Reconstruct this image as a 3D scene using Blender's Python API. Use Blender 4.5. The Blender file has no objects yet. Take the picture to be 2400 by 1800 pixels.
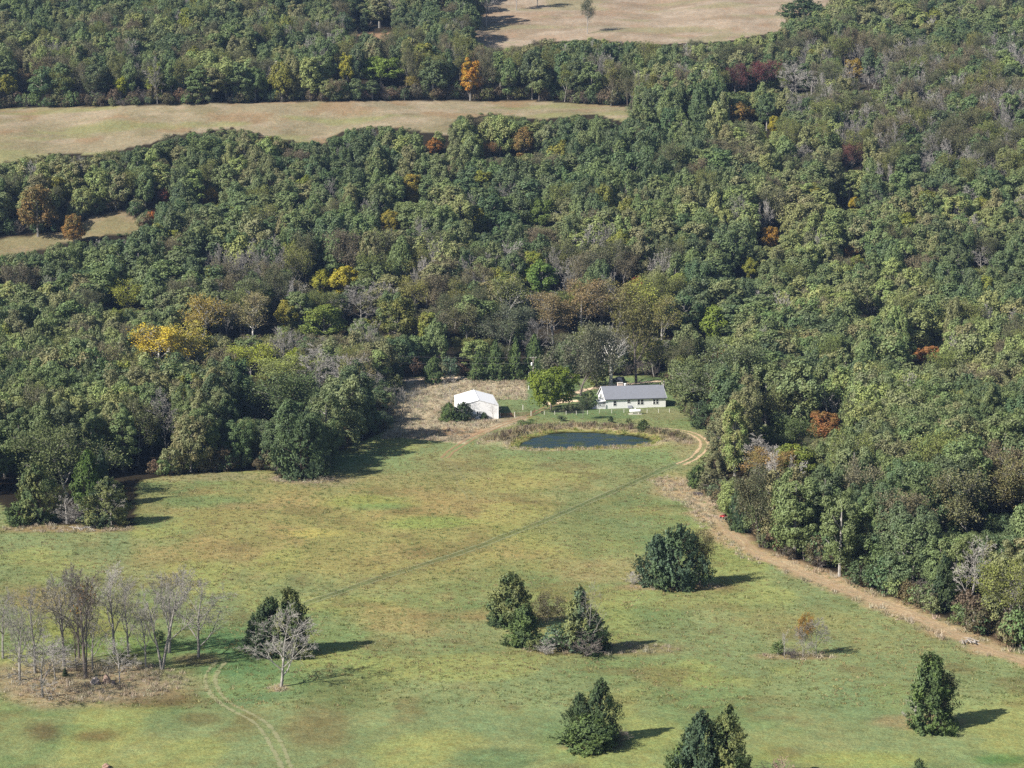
import bpy, math, random
import numpy as np

# ------------------------------------------------------------------ camera, sky, sun, exposure
CAM_H, PITCH = 95.0, 8.6
F_PX, W_PX, H_PX = 4760.0, 2400.0, 1800.0        # focal length in photo pixels
sc = bpy.context.scene
COL = sc.collection
cam_data = bpy.data.cameras.new("camera")
cam_data.sensor_fit = 'HORIZONTAL'
cam_data.sensor_width = 36.0
cam_data.lens = 36.0 * F_PX / W_PX
cam_data.clip_start = 1.0
cam_data.clip_end = 6000.0
cam = bpy.data.objects.new("camera", cam_data)
COL.objects.link(cam)
cam.location = (0, 0, CAM_H)
cam.rotation_euler = (math.radians(90 - PITCH), 0, 0)
sc.camera = cam

SUN_EL, SUN_AZ = 37.0, 31.0                       # shadows fall 28 degrees off to the right and away
to_sun = (-math.cos(math.radians(SUN_AZ)), -math.sin(math.radians(SUN_AZ)))
world = bpy.data.worlds.new("World")
sc.world = world
world.use_nodes = True
wn = world.node_tree
wn.nodes.clear()
sky = wn.nodes.new("ShaderNodeTexSky")
sky.sky_type = 'NISHITA'
sky.sun_disc = False
sky.sun_elevation = math.radians(SUN_EL)
sky.sun_rotation = math.atan2(to_sun[0], to_sun[1]) % (2 * math.pi)
bg = wn.nodes.new("ShaderNodeBackground")
bg.inputs['Strength'].default_value = 0.06
wo = wn.nodes.new("ShaderNodeOutputWorld")
wn.links.new(sky.outputs[0], bg.inputs[0])
wn.links.new(bg.outputs[0], wo.inputs[0])
sd = bpy.data.lights.new("sun", 'SUN')
sd.energy = 5.0
sd.angle = math.radians(0.5)
sd.color = (1.0, 0.94, 0.85)
sun = bpy.data.objects.new("sun", sd)
COL.objects.link(sun)
el = math.radians(SUN_EL)
from mathutils import Vector
sun.rotation_euler = Vector((to_sun[0] * math.cos(el), to_sun[1] * math.cos(el), math.sin(el))).to_track_quat('Z', 'Y').to_euler()
sun.location = (0, 200, 300)
sc.view_settings.view_transform = 'Standard'
sc.view_settings.look = 'None'
sc.view_settings.exposure = 0.88
sc.view_settings.gamma = 1.0
sc.render.engine = 'CYCLES'
sc.cycles.max_bounces = 5
sc.cycles.diffuse_bounces = 2
sc.cycles.transmission_bounces = 3
sc.cycles.transparent_max_bounces = 6
sc.cycles.volume_bounces = 0
sc.cycles.use_denoising = False
sc.cycles.caustics_reflective = False
sc.cycles.caustics_refractive = False

rnd = random.Random(7)
RG = np.random.default_rng(11)

# ------------------------------------------------------------------ small maths
def D(x, y):
    """overview coordinates (2212 wide) to photo pixels"""
    return (x * 2400 / 2212, y * 2400 / 2212)

def DP(*pts):
    return [D(*p) for p in pts]

def vnoise(x, y, seed=0):
    x = np.asarray(x, float); y = np.asarray(y, float)
    xi = np.floor(x).astype(np.int64); yi = np.floor(y).astype(np.int64)
    xf = x - xi; yf = y - yi
    u = xf * xf * (3 - 2 * xf); v = yf * yf * (3 - 2 * yf)
    def h(a, b):
        n = (a * 374761393 + b * 668265263 + seed * 1274126177) & 0xffffffff
        n = ((n ^ (n >> 13)) * 1103515245) & 0xffffffff
        n = ((n ^ (n >> 16)) * 2246822519) & 0xffffffff
        return ((n ^ (n >> 15)) & 0xffffff) / float(0xffffff)
    a = h(xi, yi); b = h(xi + 1, yi); c = h(xi, yi + 1); d = h(xi + 1, yi + 1)
    return (a * (1 - u) + b * u) * (1 - v) + (c * (1 - u) + d * u) * v

def fbm(x, y, seed=0, octs=4):
    s = 0; a = 1; t = 0
    for i in range(octs):
        s = s + a * vnoise(x * 2 ** i, y * 2 ** i, seed + i * 17); t += a; a *= 0.5
    return s / t

def sstep(a, b, x):
    t = np.clip((x - a) / (b - a), 0, 1)
    return t * t * (3 - 2 * t)

PR = math.radians(PITCH)
def project(x, y, z):
    z = np.asarray(z, float) - CAM_H
    dep = y * math.cos(PR) - z * math.sin(PR)
    up = y * math.sin(PR) + z * math.cos(PR)
    return 1200 + F_PX * x / dep, 900 - F_PX * up / dep, dep

def ray(px, py):
    a = (px - 1200) / F_PX; b = (900 - py) / F_PX
    v = np.array([a, math.cos(PR) + b * math.sin(PR), -math.sin(PR) + b * math.cos(PR)])
    return v

def inpoly(px, py, poly):
    px = np.asarray(px, float); py = np.asarray(py, float)
    r = np.zeros(px.shape, bool)
    n = len(poly)
    for i in range(n):
        x0, y0 = poly[i]; x1, y1 = poly[(i + 1) % n]
        if y0 == y1: continue
        c = ((y0 > py) != (y1 > py)) & (px < (x1 - x0) * (py - y0) / (y1 - y0) + x0)
        r ^= c
    return r

def segdist(x, y, path, closed=False):
    best = np.full(np.shape(x), 1e9)
    n = len(path)
    for i in range(n if closed else n - 1):
        x0, y0 = path[i][:2]; x1, y1 = path[(i + 1) % n][:2]
        dx, dy = x1 - x0, y1 - y0
        t = np.clip(((x - x0) * dx + (y - y0) * dy) / (dx * dx + dy * dy + 1e-9), 0, 1)
        best = np.minimum(best, np.hypot(x - x0 - t * dx, y - y0 - t * dy))
    return best

# ------------------------------------------------------------------ terrain
PROF_Y = [-400, 150, 300, 480, 600, 650, 700, 760, 820, 880, 940, 1000, 1100, 1250, 1500, 2100]
PROF_Z = [-3, -2, -0.5, 0, 0, 4, 18, 38, 60, 80, 93, 107, 133, 172, 225, 290]

def flat_pt(px, py, z=0.0):
    v = ray(px, py); t = (z - CAM_H) / v[2]
    return v[0] * t, v[1] * t

POND_Z = -0.30
POND = [flat_pt(*D(*p), POND_Z) for p in
        [(1119, 965), (1127, 956), (1150, 946), (1185, 938), (1230, 934.5), (1280, 934.5), (1330, 938), (1375, 943),
         (1410, 951), (1413, 955), (1396, 960), (1350, 965.5), (1290, 968.5), (1215, 970.5), (1150, 969.5), (1126, 968)]]

def pond_sd(x, y):
    d = segdist(x, y, POND, True)
    return np.where(inpoly(x, y, POND), -d, d)

def zt(x, y):
    x = np.asarray(x, float); y = np.asarray(y, float)
    warp = 14 * (fbm(x / 160, y / 160, 5, 2) - 0.5)
    z = np.interp(y + warp * sstep(640, 760, y), PROF_Y, PROF_Z)
    zz = (np.interp(y + 12, PROF_Y, PROF_Z) + np.interp(y - 12, PROF_Y, PROF_Z)) / 2
    z = z * 0.5 + zz * 0.5
    hill = sstep(650, 800, y)
    z = z + hill * 9 * (fbm(x / 75, y / 60, 9, 3) - 0.5)
    calm = np.exp(-(np.hypot((x - 10) / 90, (y - 575) / 70)) ** 4)
    z = z + (1 - calm) * (1 - hill) * 1.5 * (fbm(x / 38, y / 38, 21, 3) - 0.5)
    z = z + 0.10 * (vnoise(x / 3.1, y / 3.1, 3) - 0.5) * (1 - hill)
    near = (np.abs(x - 19) < 40) & (np.abs(y - 528) < 40)
    sdist = np.where(near, pond_sd(x, y), 50.0)
    z = z - 1.5 * sstep(0.5, -3.5, sdist)
    bank = np.exp(-((sdist - 5.5) / 2.6) ** 2)
    z = z + bank * np.where(y > 522, 0.75, 0.25)
    return z

def G(px, py):
    """the ground point seen at a photo pixel"""
    v = ray(px, py)
    t = np.arange(200, 2000, 1.5)
    P = v[None, :] * t[:, None]
    h = zt(P[:, 0], P[:, 1])
    below = (P[:, 2] + CAM_H) < h
    if not below.any():
        return None
    i = int(np.argmax(below))
    a, b = t[max(i - 1, 0)], t[i]
    for _ in range(12):
        m = (a + b) / 2; p = v * m
        if p[2] + CAM_H < float(zt(p[0], p[1])): b = m
        else: a = m
    p = v * b
    return float(p[0]), float(p[1]), float(zt(p[0], p[1]))

# open ground as the photo shows it (photo pixels)
MEADOW = DP((-200, 1080), (-20, 1078), (15, 1105), (40, 1135), (290, 1135), (300, 1040), (350, 1028), (430, 1022), (520, 1018), (580, 1014),
            (600, 1030), (700, 1032), (716, 990), (760, 960), (815, 940), (850, 905), (835, 870), (860, 845), (875, 815), (1000, 812), (1140, 815),
            (1250, 820), (1300, 812), (1400, 812), (1440, 820), (1446, 850), (1470, 880), (1500, 915), (1536, 930), (1530, 975), (1515, 1010),
            (1500, 1052), (1540, 1080), (1575, 1122), (1640, 1185), (1700, 1208), (1790, 1240), (1850, 1262), (1960, 1305), (2030, 1335), (2100, 1362),
            (2160, 1395), (2230, 1412), (2600, 1500), (2600, 2600), (-400, 2600), (-400, 1080))
PAST_L = DP((-400, 238), (0, 235), (300, 228), (560, 222), (860, 217), (1180, 219), (1370, 232), (1350, 258), (1285, 240), (1170, 252), (1060, 240),
            (985, 252), (970, 285), (890, 275), (830, 266), (740, 277), (700, 305), (640, 300), (560, 285), (500, 272), (370, 287), (330, 302), (200, 330),
            (150, 322), (75, 335), (0, 350), (-400, 360))
PAST_S = DP((-300, 530), (0, 516), (130, 500), (200, 470), (262, 457), (300, 474), (298, 505), (240, 500), (130, 520), (60, 541), (0, 547), (-300, 560))
PAST_T = DP((1022, 84), (1065, 101), (1110, 99), (1170, 83), (1290, 80), (1400, 90), (1560, 84), (1690, 60), (1702, 32), (1780, 20), (1790, 0),
            (1830, -120), (1060, -120), (1050, 20))
GAP_T = DP((765, 72), (850, 70), (855, 84), (770, 88))
HILLS = [PAST_L, PAST_S, PAST_T, GAP_T]
BARN_GROUND = DP((858, 905), (835, 870), (860, 845), (875, 815), (1140, 815), (1140, 880), (1140, 912), (1060, 930), (1000, 958), (860, 945), (820, 950))
YARD = DP((1140, 820), (1440, 815), (1500, 880), (1500, 905), (1400, 905), (1300, 905), (1200, 905), (1150, 897), (1140, 870))

def open_mask(px, py, ground_y=None):
    """True where the photo shows open ground"""
    m = inpoly(px, py, MEADOW)
    for h in HILLS:
        m |= inpoly(px, py, h)
    return m

# ------------------------------------------------------------------ materials
def lin(c):
    c = c / 255.0
    return c / 12.92 if c <= 0.04045 else ((c + 0.055) / 1.055) ** 2.4

def rgb(r, g, b, k=1.0):
    return (lin(r) * k, lin(g) * k, lin(b) * k)

def newmat(name):
    m = bpy.data.materials.new(name)
    m.use_nodes = True
    m.node_tree.nodes.clear()
    return m, m.node_tree.nodes, m.node_tree.links

def simple(name, col, rough=0.7, metal=0.0, spec=0.3, var=0.12, scale=3.0, bump=0.0, bscale=8.0, wave=None):
    m, n, l = newmat(name)
    o = n.new("ShaderNodeOutputMaterial"); p = n.new("ShaderNodeBsdfPrincipled")
    p.inputs['Roughness'].default_value = rough
    p.inputs['Metallic'].default_value = metal
    p.inputs['Specular IOR Level'].default_value = spec
    tc = n.new("ShaderNodeTexCoord"); ns = n.new("ShaderNodeTexNoise")
    ns.inputs['Scale'].default_value = scale; ns.inputs['Detail'].default_value = 5
    l.new(tc.outputs['Object'], ns.inputs['Vector'])
    mx = n.new("ShaderNodeMix"); mx.data_type = 'RGBA'
    mx.inputs['A'].default_value = (*[c * (1 - var) for c in col], 1)
    mx.inputs['B'].default_value = (*[min(1, c * (1 + var)) for c in col], 1)
    l.new(ns.outputs['Fac'], mx.inputs['Factor'])
    l.new(mx.outputs['Result'], p.inputs['Base Color'])
    if bump or wave:
        b = n.new("ShaderNodeBump"); b.inputs['Strength'].default_value = bump or 0.5
        b.inputs['Distance'].default_value = 0.05
        if wave:
            w = n.new("ShaderNodeTexWave"); w.bands_direction = wave[0]; w.inputs['Scale'].default_value = wave[1]
            l.new(tc.outputs['Object'], w.inputs['Vector']); l.new(w.outputs['Fac'], b.inputs['Height'])
        else:
            n2 = n.new("ShaderNodeTexNoise"); n2.inputs['Scale'].default_value = bscale
            l.new(tc.outputs['Object'], n2.inputs['Vector']); l.new(n2.outputs['Fac'], b.inputs['Height'])
        l.new(b.outputs['Normal'], p.inputs['Normal'])
    l.new(p.outputs[0], o.inputs[0])
    return m

def attr_node(n, name):
    a = n.new("ShaderNodeAttribute"); a.attribute_type = 'INSTANCER'; a.attribute_name = name
    return a

def leaf_material():
    m, n, l = newmat("leaves")
    o = n.new("ShaderNodeOutputMaterial")
    a = attr_node(n, "leaf_color"); a2 = attr_node(n, "leaf_color_two")
    tc = n.new("ShaderNodeTexCoord")
    ns = n.new("ShaderNodeTexNoise"); ns.inputs['Scale'].default_value = 0.35; ns.inputs['Detail'].default_value = 3
    l.new(tc.outputs['Object'], ns.inputs['Vector'])
    rp = n.new("ShaderNodeMapRange"); rp.inputs[1].default_value = 0.40; rp.inputs[2].default_value = 0.62
    l.new(ns.outputs['Fac'], rp.inputs[0])
    mx = n.new("ShaderNodeMix"); mx.data_type = 'RGBA'
    l.new(rp.outputs[0], mx.inputs['Factor'])
    l.new(a.outputs['Color'], mx.inputs['A']); l.new(a2.outputs['Color'], mx.inputs['B'])
    # leaf-to-leaf variation
    n2 = n.new("ShaderNodeTexNoise"); n2.inputs['Scale'].default_value = 2.6; n2.inputs['Detail'].default_value = 2
    l.new(tc.outputs['Object'], n2.inputs['Vector'])
    r2 = n.new("ShaderNodeMapRange"); r2.inputs[1].default_value = 0.3; r2.inputs[2].default_value = 0.7
    r2.inputs[3].default_value = 0.62; r2.inputs[4].default_value = 1.4
    l.new(n2.outputs['Fac'], r2.inputs[0])
    sc_ = n.new("ShaderNodeVectorMath"); sc_.operation = 'SCALE'
    l.new(mx.outputs['Result'], sc_.inputs[0]); l.new(r2.outputs[0], sc_.inputs['Scale'])
    d = n.new("ShaderNodeBsdfDiffuse"); t = n.new("ShaderNodeBsdfTranslucent"); g = n.new("ShaderNodeBsdfGlossy")
    g.inputs['Roughness'].default_value = 0.45; g.inputs['Color'].default_value = (0.9, 0.95, 1, 1)
    l.new(sc_.outputs[0], d.inputs['Color']); l.new(sc_.outputs[0], t.inputs['Color'])
    s = n.new("ShaderNodeMixShader"); s.inputs[0].default_value = 0.20
    l.new(d.outputs[0], s.inputs[1]); l.new(t.outputs[0], s.inputs[2])
    s2 = n.new("ShaderNodeMixShader"); s2.inputs[0].default_value = 0.012
    l.new(s.outputs[0], s2.inputs[1]); l.new(g.outputs[0], s2.inputs[2])
    l.new(s2.outputs[0], o.inputs[0])
    return m

def bark_material():
    m, n, l = newmat("bark")
    o = n.new("ShaderNodeOutputMaterial")
    a = attr_node(n, "bark_color")
    tc = n.new("ShaderNodeTexCoord")
    ns = n.new("ShaderNodeTexNoise"); ns.inputs['Scale'].default_value = 1.6; ns.inputs['Detail'].default_value = 5
    l.new(tc.outputs['Object'], ns.inputs['Vector'])
    r2 = n.new("ShaderNodeMapRange"); r2.inputs[1].default_value = 0.3; r2.inputs[2].default_value = 0.7
    r2.inputs[3].default_value = 0.6; r2.inputs[4].default_value = 1.3
    l.new(ns.outputs['Fac'], r2.inputs[0])
    sc_ = n.new("ShaderNodeVectorMath"); sc_.operation = 'SCALE'
    l.new(a.outputs['Color'], sc_.inputs[0]); l.new(r2.outputs[0], sc_.inputs['Scale'])
    d = n.new("ShaderNodeBsdfDiffuse")
    l.new(sc_.outputs[0], d.inputs['Color']); l.new(d.outputs[0], o.inputs[0])
    return m

M_LEAF = leaf_material()
M_BARK = bark_material()

def ground_material():
    m, n, l = newmat("grass_and_soil")
    o = n.new("ShaderNodeOutputMaterial"); d = n.new("ShaderNodeBsdfDiffuse")
    a = n.new("ShaderNodeAttribute"); a.attribute_name = "ground_color"
    g = n.new("ShaderNodeNewGeometry")
    def noise(scale, det, rough=0.6, sx=1.0, sy=1.0):
        mp = n.new("ShaderNodeMapping"); mp.inputs['Scale'].default_value = (sx, sy, 1)
        ns = n.new("ShaderNodeTexNoise"); ns.inputs['Scale'].default_value = scale; ns.inputs['Detail'].default_value = det
        ns.inputs['Roughness'].default_value = rough
        l.new(g.outputs['Position'], mp.inputs['Vector']); l.new(mp.outputs[0], ns.inputs['Vector'])
        return ns
    n1 = noise(0.55, 6, 0.72); n2 = noise(0.09, 5, 0.6, 1, 0.8); n3 = noise(2.6, 3, 0.7)
    def mr(src, a0, a1, b0, b1):
        r = n.new("ShaderNodeMapRange")
        for i, v in enumerate((a0, a1, b0, b1)): r.inputs[i + 1].default_value = v
        l.new(src, r.inputs[0]); return r.outputs[0]
    m1 = mr(n1.outputs['Fac'], 0.3, 0.7, 0.78, 1.22)
    m2 = mr(n2.outputs['Fac'], 0.3, 0.7, 0.86, 1.14)
    m3 = mr(n3.outputs['Fac'], 0.3, 0.7, 0.72, 1.28)
    mu = n.new("ShaderNodeMath"); mu.operation = 'MULTIPLY'; l.new(m1, mu.inputs[0]); l.new(m2, mu.inputs[1])
    mu2 = n.new("ShaderNodeMath"); mu2.operation = 'MULTIPLY'; l.new(mu.outputs[0], mu2.inputs[0]); l.new(m3, mu2.inputs[1])
    # hue drift between straw and green blades
    n4 = noise(0.8, 5, 0.7)
    tint = n.new("ShaderNodeMix"); tint.data_type = 'RGBA'
    tint.inputs['A'].default_value = (1.07, 0.985, 0.92, 1); tint.inputs['B'].default_value = (0.93, 1.02, 1.05, 1)
    l.new(mr(n4.outputs['Fac'], 0.36, 0.64, 0, 1), tint.inputs['Factor'])
    v = n.new("ShaderNodeVectorMath"); v.operation = 'MULTIPLY'
    l.new(a.outputs['Color'], v.inputs[0]); l.new(tint.outputs['Result'], v.inputs[1])
    s = n.new("ShaderNodeVectorMath"); s.operation = 'SCALE'
    l.new(v.outputs[0], s.inputs[0]); l.new(mu2.outputs[0], s.inputs['Scale'])
    l.new(s.outputs[0], d.inputs['Color'])
    b = n.new("ShaderNodeBump"); b.inputs['Strength'].default_value = 0.75; b.inputs['Distance'].default_value = 0.35
    nb = noise(1.1, 6, 0.75)
    l.new(nb.outputs['Fac'], b.inputs['Height']); l.new(b.outputs[0], d.inputs['Normal'])
    l.new(d.outputs[0], o.inputs[0])
    return m

# ------------------------------------------------------------------ mesh helpers
def mk_mesh(name, V, Q, mats, midx=None):
    me = bpy.data.meshes.new(name)
    me.from_pydata(np.asarray(V, float).reshape(-1, 3), [], Q if isinstance(Q, list) else np.asarray(Q, int))
    for m in mats: me.materials.append(m)
    if midx is not None:
        me.polygons.foreach_set("material_index", np.asarray(midx, dtype=np.int32))
    me.update()
    return me

class MB:
    def __init__(s): s.v = []; s.f = []
    def add(s, vs, fs):
        k = len(s.v); s.v += [tuple(map(float, p)) for p in vs]; s.f += [[i + k for i in f] for f in fs]
    def box(s, x0, x1, y0, y1, z0, z1):
        s.add([(x0, y0, z0), (x1, y0, z0), (x1, y1, z0), (x0, y1, z0), (x0, y0, z1), (x1, y0, z1), (x1, y1, z1), (x0, y1, z1)],
              [(0, 3, 2, 1), (4, 5, 6, 7), (0, 1, 5, 4), (1, 2, 6, 5), (2, 3, 7, 6), (3, 0, 4, 7)])
    def rod(s, p, q, r0, r1=None, n=8, caps=True):
        r1 = r0 if r1 is None else r1
        p = Vector(p); q = Vector(q); d = (q - p).normalized()
        a = d.orthogonal().normalized(); b = d.cross(a)
        vs = []
        for c, r in ((p, r0), (q, r1)):
            for i in range(n):
                t = 2 * math.pi * i / n
                vs.append(c + a * (r * math.cos(t)) + b * (r * math.sin(t)))
        fs = [(i, (i + 1) % n, n + (i + 1) % n, n + i) for i in range(n)]
        if caps: fs += [tuple(range(n))[::-1], tuple(range(n, 2 * n))]
        s.add(vs, fs)
    def lathe(s, prof, n=16, axis='Z', c=(0, 0, 0)):
        vs = []
        for r, h in prof:
            for i in range(n):
                t = 2 * math.pi * i / n
                p = (r * math.cos(t), r * math.sin(t), h)
                if axis == 'X': p = (h, p[0], p[1])
                if axis == 'Y': p = (p[0], h, p[1])
                vs.append((p[0] + c[0], p[1] + c[1], p[2] + c[2]))
        fs = []
        for j in range(len(prof) - 1):
            for i in range(n):
                fs.append((j * n + i, j * n + (i + 1) % n, (j + 1) * n + (i + 1) % n, (j + 1) * n + i))
        s.add(vs, fs)
    def obj(s, name, mat, parent=None, smooth=False):
        me = mk_mesh(name, s.v, s.f, [mat])
        if smooth:
            for p in me.polygons: p.use_smooth = True
        o = bpy.data.objects.new(name, me); COL.objects.link(o)
        if parent: o.parent = parent
        return o

def tag(o, label=None, cat=None, group=None, kind=None):
    if label: o['label'] = label
    if cat: o['category'] = cat
    if group: o['group'] = group
    if kind: o['kind'] = kind
    return o

def empty(name, loc, rz=0.0):
    o = bpy.data.objects.new(name, None); COL.objects.link(o)
    o.empty_display_size = 0.5
    o.location = loc; o.rotation_euler = (0, 0, rz)
    return o

def tubes(segs, n):
    """segs: (N,8) p q r0 r1 -> quads"""
    S = np.asarray(segs, float)
    p = S[:, 0:3]; q = S[:, 3:6]; r0 = S[:, 6]; r1 = S[:, 7]
    d = q - p; L = np.linalg.norm(d, axis=1, keepdims=True) + 1e-9; d = d / L
    ref = np.where(np.abs(d[:, 2:3]) < 0.9, np.array([[0, 0, 1.0]]), np.array([[1.0, 0, 0]]))
    a = np.cross(d, ref); a /= np.linalg.norm(a, axis=1, keepdims=True); b = np.cross(d, a)
    ang = 2 * np.pi * np.arange(n) / n
    ring = a[:, None, :] * np.cos(ang)[None, :, None] + b[:, None, :] * np.sin(ang)[None, :, None]
    V = np.concatenate([p[:, None, :] + ring * r0[:, None, None], q[:, None, :] + ring * r1[:, None, None]], axis=1)
    N = len(S); base = (np.arange(N) * 2 * n)[:, None]
    i = np.arange(n); j = (i + 1) % n
    Q = np.stack([base + i, base + j, base + n + j, base + n + i], axis=2)
    return V.reshape(-1, 3), Q.reshape(-1, 4)

def leaf_quads(P, N, size, rng, aspect=0.75, tang=None):
    N = N / (np.linalg.norm(N, axis=1, keepdims=True) + 1e-9)
    t = rng.normal(size=P.shape) if tang is None else tang
    t = t - N * np.sum(t * N, axis=1, keepdims=True)
    t /= np.linalg.norm(t, axis=1, keepdims=True) + 1e-9
    b = np.cross(N, t)
    s = np.asarray(size).reshape(-1, 1) * np.ones((len(P), 1)) * 0.5
    k = N * s * 0.35
    V = np.stack([P - t * s - b * s * aspect * 0.6 - k, P + t * s * 0.5 - b * s * aspect, P + t * s * 1.1 + b * s * aspect * 0.5 - k, P - t * s * 0.4 + b * s * aspect], axis=1)
    Q = np.arange(len(P) * 4).reshape(-1, 4)
    return V.reshape(-1, 3), Q

def joinQ(parts):
    Vs, Qs, k = [], [], 0
    for V, Q in parts:
        Vs.append(V); Qs.append(Q + k); k += len(V)
    return np.concatenate(Vs), np.concatenate(Qs)

def unit(v): return v / (np.linalg.norm(v) + 1e-9)

def grow(rng, p, d, L, r, lvl, P, segs, tips):
    ns = P['nseg'][lvl]
    pts = [p]; rs = [r]; ds = [d]
    r_end = r * P['taper'][lvl]
    for i in range(ns):
        d = unit(d + rng.normal(0, P['wob'][lvl], 3) + np.array([0, 0, P['up'][lvl]]))
        p = p + d * L / ns
        r1 = r + (r_end - r) * (i + 1) / ns
        segs.append((*pts[-1], *p, rs[-1], r1, lvl))
        pts.append(p); rs.append(r1); ds.append(d)
    if lvl == P['levels'] - 1:
        tips.append(p); return
    k = P['kids'][lvl]
    az = rng.uniform(0, 6.28)
    for j in range(k):
        t = P['t0'][lvl] + (1 - P['t0'][lvl]) * (j + rng.uniform(0.2, 0.9)) / k
        f = min(t * ns, ns - 1e-4); i = int(f); u = f - i
        q = pts[i] * (1 - u) + pts[i + 1] * u
        rr = rs[i] * (1 - u) + rs[i + 1] * u
        dd = ds[i + 1]
        az += 2.4 + rng.normal(0, 0.3)
        o = np.cross(dd, np.array([0.3, 0.2, 1.0]) if abs(dd[2]) < 0.9 else np.array([1.0, 0, 0])); o = unit(o)
        o2 = np.cross(dd, o)
        side = o * math.cos(az) + o2 * math.sin(az)
        ang = math.radians(P['ang'][lvl] * rng.uniform(0.7, 1.25))
        nd = unit(dd * math.cos(ang) + side * math.sin(ang))
        ll = L * P['ratio'][lvl] * (1 - 0.45 * (t - P['t0'][lvl])) * rng.uniform(0.75, 1.2)
        grow(rng, q, nd, ll, rr * P['rr'][lvl], lvl + 1, P, segs, tips)

BARE = dict(levels=5, nseg=[6, 4, 3, 2, 1], taper=[0.25, 0.35, 0.4, 0.5, 0.4], wob=[0.05, 0.12, 0.14, 0.16, 0.1], up=[0.03, 0.07, 0.05, 0.04, 0.03],
            kids=[10, 7, 6, 6], t0=[0.30, 0.25, 0.2, 0.15], ang=[42, 42, 42, 44], ratio=[0.56, 0.52, 0.48, 0.5], rr=[0.55, 0.6, 0.6, 0.6])

def skeleton(seed, H, W, r, **kw):
    P = dict(BARE); P.update(kw)
    rng = np.random.default_rng(seed)
    segs, tips = [], []
    lean = kw.get('lean', 0.04)
    stems = kw.get('stems', 1)
    for s in range(stems):
        d0 = unit(np.array([rng.normal(0, lean), rng.normal(0, lean), 1.0]))
        if stems > 1:
            a = s * 6.28 / stems + rng.uniform(0, 1); d0 = unit(np.array([math.cos(a) * 0.28, math.sin(a) * 0.28, 1]))
        grow(rng, np.array([0.0, 0, -0.3]), d0, H * 0.8 * (1 if s == 0 else rng.uniform(0.7, 1)), r * (1 if s == 0 else 0.8), 0, P, segs, tips)
    S = np.array(segs); T = np.array(tips)
    zmax = max(S[:, 5].max(), 0.1); rad = np.percentile(np.hypot(S[:, 3] - 0, S[:, 4] - 0), 90)
    kz = H / zmax; kx = (W / 2) / rad
    cxy = np.array([0, 0])
    for c in (0, 3): S[:, c] *= kx; S[:, c + 1] *= kx; S[:, c + 2] *= kz
    T = T * np.array([kx, kx, kz])
    return S, T

def skel_mesh(S, twig=0.02, far=False):
    parts = []
    lv = S[:, 8]
    S = S.copy(); S[:, 6] = np.maximum(S[:, 6], twig); S[:, 7] = np.maximum(S[:, 7], twig * 0.6)
    for k, n in ((0, 7), (1, 5), (2, 3), (3, 3), (4, 3)):
        m = lv == k
        if m.any(): parts.append(tubes(S[m], n))
    return joinQ(parts)

def oak_geom(seed, H, W, lobes=58, per=66, leaf=0.5, low=0.08, lobe_r=0.13, flat=0.95):
    rng = np.random.default_rng(seed)
    zc = H * (low + (1 - low) * 0.5); rz = H * (1 - low) * 0.5
    a = rng.uniform(0, 6.28, 4)
    P, N, SZ = [], [], []
    for i in range(lobes):
        while True:
            d = unit(rng.normal(size=3))
            if d[2] > -0.9: break
        th = math.atan2(d[1], d[0])
        ir = 1 + 0.17 * math.sin(th * 2 + a[0]) + 0.13 * math.sin(th * 3 + a[1]) + 0.1 * math.sin(d[2] * 5 + a[2])
        f = rng.uniform(0.6, 0.9) * ir
        c = np.array([d[0] * W / 2 * f, d[1] * W / 2 * f, zc + d[2] * rz * min(f, 0.95)])
        r = W * lobe_r * rng.uniform(0.75, 1.3)
        q = rng.normal(size=(per, 3)); q /= np.linalg.norm(q, axis=1, keepdims=True)
        q[:, 2] = np.where(q[:, 2] < -0.6, -q[:, 2], q[:, 2])
        rr = r * rng.uniform(0.72, 1.12, (per, 1))
        P.append(c + q * rr * np.array([1, 1, flat])); N.append(q + rng.normal(0, 0.33, (per, 3)) + d * 0.35)
        SZ.append(leaf * rng.uniform(0.6, 1.35, per))
    P = np.concatenate(P); N = np.concatenate(N); SZ = np.concatenate(SZ)
    P[:, 2] = np.maximum(P[:, 2], 0.12)
    crown = leaf_quads(P, N, SZ, rng)
    segs = []
    top = np.array([rng.normal(0, 0.3), rng.normal(0, 0.3), H * 0.8])
    r0 = 0.018 * H + 0.06
    mid = top * np.array([0.5, 0.5, 0.45])
    segs.append((0, 0, -0.4, *mid, r0, r0 * 0.75)); segs.append((*mid, *top, r0 * 0.75, r0 * 0.2))
    for i in range(9):
        t = rng.uniform(0.3, 0.8); b = np.array([0, 0, 0.0]) * (1 - t) + top * t
        an = rng.uniform(0, 6.28); Lh = W * rng.uniform(0.25, 0.42)
        e = b + np.array([math.cos(an) * Lh, math.sin(an) * Lh, H * rng.uniform(0.1, 0.2)])
        m = (b + e) / 2 + np.array([0, 0, -0.03 * H])
        segs.append((*b, *m, r0 * 0.4, r0 * 0.28)); segs.append((*m, *e, r0 * 0.28, r0 * 0.08))
    trunk = tubes(np.array(segs), 6)
    return trunk, crown

def airy_geom(seed, H, W, leafn=7, leaf=0.32, spread=0.7, r=0.22, keep=1.0, bare=None, **kw):
    P = dict(levels=4, kids=[9, 7, 6]); P.update(kw)
    S, T = skeleton(seed, H, W, r, **P)
    rng = np.random.default_rng(seed + 5)
    if keep < 1: T = T[rng.random(len(T)) < keep]
    if bare is not None: T = T[T[:, 2] > H * bare]
    c = np.repeat(T, leafn, axis=0)
    p = c + rng.normal(0, spread * 0.5, c.shape)
    nn = rng.normal(size=p.shape) + np.array([0, 0, 0.7])
    crown = leaf_quads(p, nn, leaf * rng.uniform(0.6, 1.3, len(p)), rng)
    return skel_mesh(S, 0.02), crown

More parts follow.
